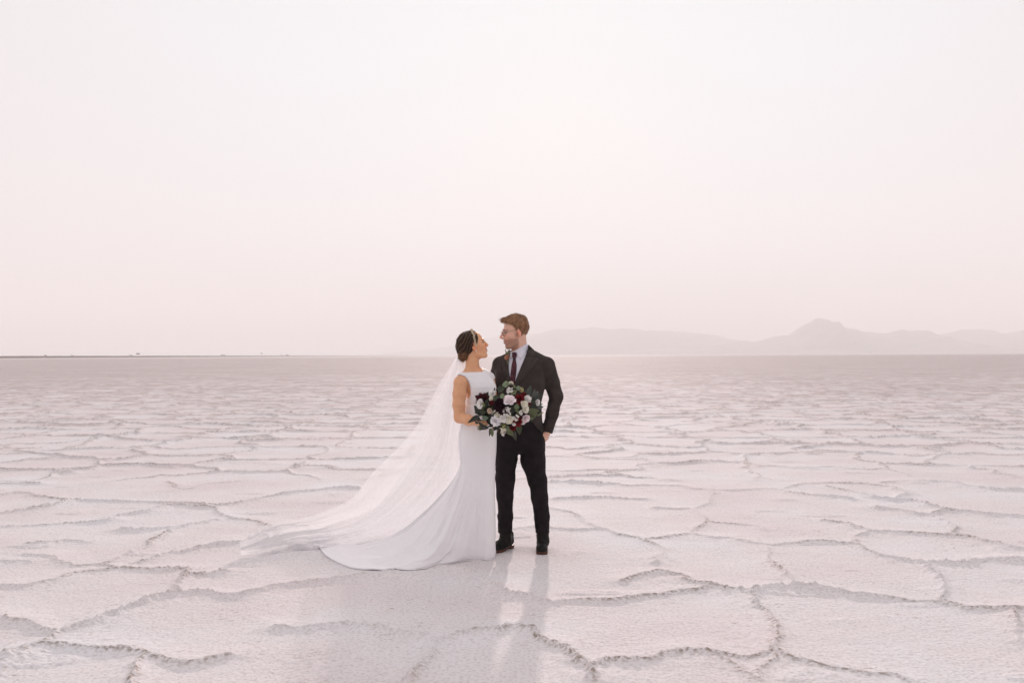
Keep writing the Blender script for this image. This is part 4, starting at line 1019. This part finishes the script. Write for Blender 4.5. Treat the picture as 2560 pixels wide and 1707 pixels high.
# beaded edge round each armhole
for side, cx_ in ((0, None), (1, None)):
    m = (np.abs(arm_cut(V1)) < .004) & (V1[:, 2] < neck_top(V1) + .002) & ((V1[:, 0] < AR[0] + .12) if side == 0 else (V1[:, 0] > AR[0] + .12)) & (V1[:, 2] > 1.27)
    pts = V1[m]; parts = []
    sel = []
    for p_ in pts[RNG.permutation(len(pts))]:
        if all(np.sum((p_ - s_) ** 2) > .0065 ** 2 for s_ in sel): sel.append(p_)
        if len(sel) > 260: break
    for p_ in sel:
        g = grad(b_bod, p_[None])[0]; r_ = RNG.uniform(.0028, .0042); c_ = p_ + g * .001
        a6 = np.array([[1, 0, 0], [-1, 0, 0], [0, 1, 0], [0, -1, 0], [0, 0, 1], [0, 0, -1]], float) * r_ + c_
        parts.append((a6, [(0, 2, 4), (2, 1, 4), (1, 3, 4), (3, 0, 4), (2, 0, 5), (1, 2, 5), (3, 1, 5), (0, 3, 5)]))
    if parts:
        V, f, _ = join(parts); mk('beaded_trim', V, f, M_BEAD, gown, smooth=False)
# shoe peeking out by the hem
def b_shoe(p, c, fwd):
    R = frame(fwd); q = (p - c) @ R
    d = chain(q, [((-.02, 0, .060), .022), ((.05, 0, .040), .022), ((.115, 0, .020), .022), ((.150, 0, .016), .014)], .02)
    d = smin(d, cone(q, (-.028, 0, .055), (-.030, 0, .006), .014, .007), .01); return smax(d, .002 - q[:, 2], .002)
for gx, gy, fw in ((1221, 1388.5, (.75, -.75, 0)), (1196, 1391, (.5, -.85, 0))):
    c_ = gnd(gx, gy) - np.array([0, 0, 0.0]) + np.array([-.06, .07, .004]); fw = norm(fw); lo_ = c_ - .1; hi_ = c_ + .19; lo_[2] = c_[2] - .01; hi_[2] = c_[2] + .11
    V, Fc = nets(lambda p: b_shoe(p, c_, fw), [axis(lo_[k], hi_[k], .004) for k in range(3)], 1); mk('shoe', V, Fc, M_BEAD, bride)

# veil
def veil(outer, inner, nv, nu, amp, seed, dens, wob=.0, name='veil_layer'):
    A = np.array([at(x, y, Y) for x, y, Y in outer]); Bq = np.array([at(x, y, Y) for x, y, Y in inner])
    A = resample(A, nv); Bq = resample(Bq, nv); u = np.linspace(0, 1, nu)[None]; v = np.linspace(0, 1, nv)[:, None]
    P = A[:, None] * (1 - u[..., None]) + Bq[:, None] * u[..., None]
    wd = np.linalg.norm(A - Bq, axis=1)[:, None]
    du = np.gradient(P, axis=1); dv = np.gradient(P, axis=0); n_ = norm(np.cross(du, dv)); n_ = np.where(n_[..., 1:2] > 0, -n_, n_)
    uu = u + .05 * vnoise(v * 3 + 0 * u, u * 3, seed=seed)
    sh = 0
    for frq, a_, ph in ((1.7, 1.2, .4), (3.6, .8, 2.0), (7.3, .25, .9)):
        sh = sh + a_ * np.sin(2 * pi * frq * uu + ph + 1.5 * v)
    am = amp * sstep(0, .12, v) * np.minimum(wd / .35, 1) * (.5 + .5 * np.sqrt(v))
    cw = .018 * np.abs(vnoise(u * 7 + v * 3, v * 30, seed=seed + 3)) * sstep(.62, .8, v)
    P = P + n_ * (am * sh + cw + wob * np.sin(v * 5))[..., None]
    g = ground_h(P[..., 0], P[..., 1]).reshape(P.shape[:2]); P[..., 2] = np.maximum(P[..., 2], g + .008 + .010 * (.5 + .5 * vnoise(u * 20, v * 20, seed=seed + 5)))
    dn = np.clip(dens * (.58 + .28 * vnoise(uu * 7 + 0 * v, v * 2.2, seed=seed + 7) + .03 * vnoise(uu * 30, v * 3, seed=seed + 8)) * (.35 + .65 * sstep(0, .30, u)) , 0, 1)
    dn = np.maximum(dn, .95 * sstep(.06, 0, v)); dn = np.maximum(dn, .85 * sstep(.988, .994, v) + 0 * u); dn = np.clip(dn + .18 * sstep(.75, .95, v), 0, 1)
    V, q = sheet(P); return mk(name, V, q, M_VEIL, VEIL, attrs={'dens': dn.ravel()})
VEIL = empty('veil', gnd(1150, 1372), 'x', 'veil')
bpy.data.objects.remove(VEIL)
comb = Bp(1152, 900, .05); V, f = tube([Bp(1143, 893, .03), Bp(1148, 902, .02), Bp(1156, 906, .02), Bp(1163, 903, .03)], [.003, .006, .006, .003], 8)
VEIL = mk('veil', V, f, M_DRESS, bride)
G_ = lambda x, y: (x, y, float(gnd(x, y)[1]))
OUT = [(1142, 892, 7.49), (1120, 925, 7.56), (1099, 958, 7.62), (1073, 1010, 7.68), (1045, 1061, 7.73), (1015, 1099, 7.78), (985, 1130, 7.82), (955, 1158, 7.86), (921, 1196, 7.91), (892, 1234, 7.96), (860, 1256, 7.99), (820, 1273, 8.02), (790, 1286, 8.04), (762, 1296, 8.05), (720, 1303, 8.02), (684, 1310, 7.94), (652, 1322, 7.82), (625, 1338, 7.70), (599, 1354, 7.58)]
INN = [(1163, 903, 7.50), (1158, 935, 7.58), (1157, 980, 7.62), (1160, 1040, 7.64), (1162, 1100, 7.67), (1162, 1160, 7.66), (1146, 1215, 7.68), (1110, 1262, 7.74), (1060, 1310, 7.82), (1010, 1338, 7.90), (950, 1353, 7.96), (880, 1365, 7.95), G_(805, 1372), G_(752, 1375), G_(700, 1384), G_(653, 1392), G_(603, 1394)]
veil(OUT, INN, 260, 240, .013, 101, 1.0)
OUT2 = [(1144, 894, 7.47), (1126, 935, 7.54), (1108, 975, 7.60), (1088, 1020, 7.66), (1068, 1070, 7.70), (1042, 1120, 7.74), (1015, 1165, 7.78), (985, 1215, 7.83), (950, 1258, 7.88), (905, 1295, 7.93), (850, 1318, 7.97), (790, 1333, 7.95), (730, 1345, 7.9), (690, 1358, 7.8)]
INN2 = [(1162, 904, 7.48), (1157, 940, 7.56), (1156, 985, 7.60), (1158, 1040, 7.62), (1160, 1100, 7.65), (1160, 1160, 7.64), (1144, 1215, 7.66), (1108, 1262, 7.72), (1056, 1312, 7.80), (1006, 1341, 7.88), (940, 1357, 7.94), (880, 1367, 7.92), G_(808, 1374), G_(750, 1378)]
veil(OUT2, INN2, 240, 200, .012, 131, 1.15, .01)

# ================================================================== bouquet
YQ = 7.10
BC = at(1268, 1026, YQ)
bq = empty('bouquet', BC, 'bouquet of burgundy dahlias, white and blush flowers and green leaves held before the couple', 'bouquet')
rq = np.random.default_rng(77)
def bpos(cx, cy, lift=0.0):
    """crop pixels of the 360x240 close view -> point on the bouquet's dome"""
    px, py = 1080 + cx / 6.5333, 940 + cy / 6.5333
    u, v = (px - 1268) / 92, (py - 1024) / 70; r = min(1.0, math.hypot(u, v))
    y = YQ + .13 - .19 * math.sqrt(max(0, 1 - r * r)) - lift; p = at(px, py, y)
    n = norm(np.array([u * 1.1, -max(.35, math.sqrt(max(0, 1 - r * r))) * 1.1, -v * 1.0])); return p, n
S = 1 / 6.5333 / 2489 * 7.05      # metres per crop pixel
def flower(name, cx, cy, r, kind, cols, lift=0.0, tilt=(0, 0, 0)):
    p, n = bpos(cx, cy, lift); n = norm(n + np.array(tilt) + rq.normal(size=3) * .12); R = r * S * (1.12 if kind != 'cluster' else 1.0)
    if kind == 'dahlia': lay = [(15, -14, .98, .37, .5, -.1), (15, 5, 1.0, .38, .6, -.05), (14, 22, .93, .36, .6, .0), (13, 38, .82, .34, .7, .0), (11, 54, .68, .30, .8, -.1), (8, 70, .52, .26, .9, -.2), (5, 84, .4, .22, 1, -.2)]
    elif kind == 'ranunculus': lay = [(7, 0, 1.0, 1.05, .4, .15), (7, 22, .98, 1.0, .5, -.15), (7, 42, .88, .9, .6, -.35), (6, 58, .76, .75, .7, -.5), (6, 74, .62, .55, .8, -.6)]
    elif kind == 'open': lay = [(6, 4, 1.1, 1.15, .25, .15), (6, 26, .95, 1.0, .35, -.05), (4, 48, .6, .7, .5, -.1)]
    elif kind == 'ball': lay = [(10, -20, .9, .75, .4, .2), (10, 5, 1.0, .75, .5, -.2), (9, 28, .98, .75, .6, -.4), (8, 50, .9, .65, .7, -.6), (6, 72, .8, .5, .8, -.6)]
    if kind == 'cluster':
        parts = []; k = max(10, int(r / 4.2))
        for i in range(k):
            a = rq.uniform(0, 2 * pi); rr = math.sqrt(rq.uniform(0, 1)) * R * .85; fr = frame(n, (0.1, .2, 1)); c = p + fr[:, 1] * rr * cos(a) + fr[:, 2] * rr * sin(a) + n * rq.uniform(-.004, .012)
            V, f, c_ = petals_flower(c, norm(n + rq.normal(size=3) * .35), .0095, [(5, 18, 1, .85, .3, .1)], rq, cols); parts.append((V, f, c_))
            V, f, c_ = petals_flower(c + n * .002, n, .0028, [(5, 50, 1, .9, .3, 0)], rq, [(.45, .38, .12)]); parts.append((V, f, c_))
        V, f, c = join(parts)
    else: V, f, c = petals_flower(p, n, R, lay, rq, cols)
    o = mk(name, V, f, M_PETAL, bq, col=c)
    if kind == 'open':
        fr = frame(n); parts = []
        for i in range(16):
            d = norm(n + rq.normal(size=3) * .45); parts.append(tube([p + n * .004, p + d * R * .30], [.0006, .0014], 4))
        V, f, _ = join(parts); mk('stamens', V, f, M_GOLD, o)
    return o
WH = [(.86, .84, .82), (.82, .80, .77), (.87, .84, .79)]; CR = [(.88, .84, .72), (.85, .81, .66)]; BL = [(.86, .66, .68), (.90, .78, .79), (.86, .72, .75)]; LV = [(.84, .81, .84), (.88, .85, .86)]
DK = [(.060, .006, .015), (.040, .004, .012), (.10, .008, .018)]; RD = [(.20, .008, .014), (.14, .006, .012), (.25, .014, .018)]
for a in [('dahlia', 835, 400, 120, 'dahlia', DK), ('dahlia', 1130, 490, 135, 'dahlia', [(.030, .005, .014), (.045, .006, .016), (.022, .005, .016)], .02), ('dahlia', 1425, 385, 92, 'dahlia', RD, .01),
          ('dahlia', 980, 432, 46, 'dahlia', RD, .015), ('dahlia', 1500, 312, 48, 'dahlia', RD), ('dahlia', 1395, 735, 88, 'dahlia', RD, .012), ('dahlia', 1565, 440, 48, 'dahlia', RD), ('dahlia', 1320, 845, 52, 'dahlia', RD),
          ('ranunculus', 990, 285, 54, 'ranunculus', WH, .02), ('anemone', 805, 455, 74, 'open', WH, .045), ('ranunculus', 972, 372, 36, 'ranunculus', CR, .02), ('ranunculus', 1562, 375, 54, 'ranunculus', WH, .03),
          ('spray_rose', 1715, 428, 46, 'ranunculus', WH, .03), ('ranunculus', 1505, 462, 56, 'ranunculus', CR, .035), ('ranunculus', 1522, 542, 54, 'ranunculus', CR, .035), ('anemone', 1262, 400, 82, 'open', [(.92, .88, .90), (.88, .74, .77), (.92, .84, .86)], .05),
          ('scabiosa', 1047, 730, 74, 'ball', LV, .045), ('anemone', 1160, 693, 56, 'open', WH, .05), ('ranunculus', 1252, 705, 62, 'ranunculus', CR, .03), ('waxflower', 1055, 608, 66, 'cluster', CR, .03),
          ('waxflower', 1222, 575, 76, 'cluster', WH, .045), ('waxflower', 1450, 600, 42, 'cluster', WH, .03), ('waxflower', 1372, 672, 54, 'cluster', WH, .03), ('spray_rose', 1522, 690, 62, 'ranunculus', BL, .035),
          ('spray_rose', 1478, 748, 40, 'ranunculus', WH, .02), ('waxflower', 818, 685, 42, 'cluster', WH, .02), ('waxflower', 1160, 872, 78, 'cluster', CR, .02), ('waxflower', 1262, 232, 62, 'cluster', WH, .02),
          ('ranunculus', 1292, 122, 36, 'ranunculus', CR, .0), ('spray_rose', 950, 565, 42, 'ranunculus', [(.62, .46, .34), (.66, .54, .42)], .03), ('spray_rose', 1338, 782, 28, 'ranunculus', WH, .04), ('waxflower', 1455, 235, 36, 'cluster', [(.5, .42, .22)], .01),
          ('waxflower', 1165, 930, 46, 'cluster', WH, .0), ('waxflower', 1170, 800, 40, 'cluster', [(.50, .48, .20), (.45, .45, .18)], .03)]:
    flower(*a)
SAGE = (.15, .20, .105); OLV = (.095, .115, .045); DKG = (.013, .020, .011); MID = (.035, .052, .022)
def leaf(cx, cy, tx, ty, wd, col, lift=.0, name='leaf', rd=.6):
    p, n = bpos(cx, cy, lift); t, _ = bpos(tx, ty, lift); d = t - p; ln = np.linalg.norm(d)
    V, q = petal(p, d, n + rq.normal(size=3) * .25, ln, wd * S, .35, rq.uniform(-.12, .15), nl=9, nw=5, tip=1.0, round_=rd)
    return mk(name, V, q, M_LEAF, bq, col=np.tile(np.array(col) * rq.uniform(.85, 1.15), (len(V), 1)))
for l in [(1210, 185, 1205, 80, 115, SAGE, .01), (1230, 160, 1290, 100, 80, OLV), (1410, 235, 1420, 150, 85, SAGE, .02), (1150, 370, 1150, 275, 85, SAGE, .045), (1090, 260, 1190, 165, 90, MID), (1050, 240, 1150, 150, 80, DKG), (1290, 300, 1390, 225, 90, OLV, .02),
          (1000, 390, 1100, 330, 95, MID, .03), (1380, 540, 1390, 440, 85, SAGE, .03), (1560, 575, 1745, 560, 100, OLV, .03), (1570, 660, 1735, 620, 120, OLV, .035), (1590, 700, 1670, 650, 110, MID, .03), (1720, 640, 1815, 575, 60, OLV, .0), (830, 690, 930, 680, 85, (.09, .13, .085), .04),
          (790, 590, 880, 570, 85, MID, .02), (770, 640, 612, 745, 80, DKG, .02), (760, 760, 640, 700, 70, DKG, -.02), (760, 740, 940, 850, 120, DKG, .03), (920, 820, 785, 875, 70, DKG, .03), (975, 850, 985, 995, 80, OLV, .02), (955, 850, 945, 985, 50, DKG, .0), (1240, 890, 1240, 800, 75, SAGE, .03),
          (1545, 330, 1620, 150, 100, DKG, -.02), (1620, 350, 1670, 215, 90, MID, -.02), (1640, 400, 1790, 290, 90, DKG, -.02), (1640, 470, 1830, 455, 60, MID, 0), (1590, 500, 1740, 500, 100, DKG, .0), (930, 330, 845, 285, 60, MID, .0), (1010, 300, 1030, 185, 45, DKG, 0), (960, 310, 880, 260, 70, DKG, 0),
          (760, 560, 690, 480, 80, DKG, 0), (800, 560, 690, 560, 80, DKG, .01), (1350, 200, 1330, 140, 50, OLV), (1460, 270, 1480, 180, 60, OLV), (880, 520, 910, 370, 90, DKG, .045), (855, 500, 830, 430, 40, (.12, .16, .05), .075), (1330, 480, 1310, 620, 70, DKG, .03), (1430, 620, 1350, 520, 50, OLV, .04),
          (700, 770, 735, 840, 30, (.20, .20, .07), .0), (1050, 870, 1090, 915, 40, OLV, .02), (1560, 300, 1600, 240, 70, DKG, 0), (1690, 330, 1730, 410, 70, DKG, .0), (1030, 780, 900, 830, 80, DKG, .0), (1100, 800, 1210, 760, 60, OLV, .05), (1700, 520, 1820, 500, 70, DKG, .0), (1650, 320, 1760, 240, 75, DKG, .0)]:
    leaf(*l)
for lx, ly, mx, my in ((880, 470, 960, 560), (860, 330, 960, 420), (900, 620, 1000, 560), (840, 600, 900, 700), (930, 480, 1020, 600), (900, 760, 1020, 700)):
    leaf(lx, ly, mx, my, 110, (DKG, MID)[lx % 2], -.03)
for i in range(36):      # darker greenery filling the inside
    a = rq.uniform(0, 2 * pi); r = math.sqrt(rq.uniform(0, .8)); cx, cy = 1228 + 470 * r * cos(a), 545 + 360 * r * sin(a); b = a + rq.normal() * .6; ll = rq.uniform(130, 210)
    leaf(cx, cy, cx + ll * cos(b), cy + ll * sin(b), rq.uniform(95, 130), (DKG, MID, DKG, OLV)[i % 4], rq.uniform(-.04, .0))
hand_c = Bp(1205, 1056, -.245) + np.array([.062, -.030, .012]); hd = norm(BC + (0, .05, 0) - hand_c)
parts = []
for i in range(22):
    a = rq.uniform(0, 2 * pi); o = np.array([cos(a), 0, sin(a)]) * rq.uniform(.002, .013); e = BC + np.array([rq.uniform(-.12, .12), rq.uniform(.04, .09), rq.uniform(-.09, .09)])
    parts.append(tube(resample([hand_c - hd * .10 + o * 1.5, hand_c + o, hand_c + hd * .05 + o * 1.4, e], 10), .0022, 5))
V, f, _ = join(parts); mk('stems', V, f, M_STEM, bq)
V, f, c = join([tube(resample([at(*a), at(*b)], 4), .0012, 4) for a, b in (((1322, 1001, 7.02), (1341, 1005, 6.98)), ((1289, 975, 7.02), (1289, 992, 6.98)), ((1291, 1023, 6.97), (1298, 1034, 6.96)))]); mk('flower_stalk', V, f, M_STEM, bq)

# ------------------------------------------------------------------ haze
def haze():
    m = bpy.data.materials.new('haze_air'); m.use_nodes = True; t = m.node_tree; t.nodes.clear()
    o = t.nodes.new('ShaderNodeOutputMaterial'); v = t.nodes.new('ShaderNodeVolumePrincipled')
    v.inputs['Color'].default_value = (0.925, 0.925, 0.92, 1); v.inputs['Density'].default_value = HAZE; v.inputs['Anisotropy'].default_value = 0.11
    t.links.new(v.outputs[0], o.inputs['Volume'])
    a, b, z0, z1 = -30000, 30000, -2.0, 1400.0
    V = [(x, y, z) for x in (a, b) for y in (a, b) for z in (z0, z1)]
    f = [(0, 1, 3, 2), (4, 6, 7, 5), (0, 4, 5, 1), (2, 3, 7, 6), (0, 2, 6, 4), (1, 5, 7, 3)]
    tag(mk('haze', V, f, m, smooth=False), label='pale pink haze in the air over the salt flat', kind='stuff')
HAZE = 1.25e-4
haze()
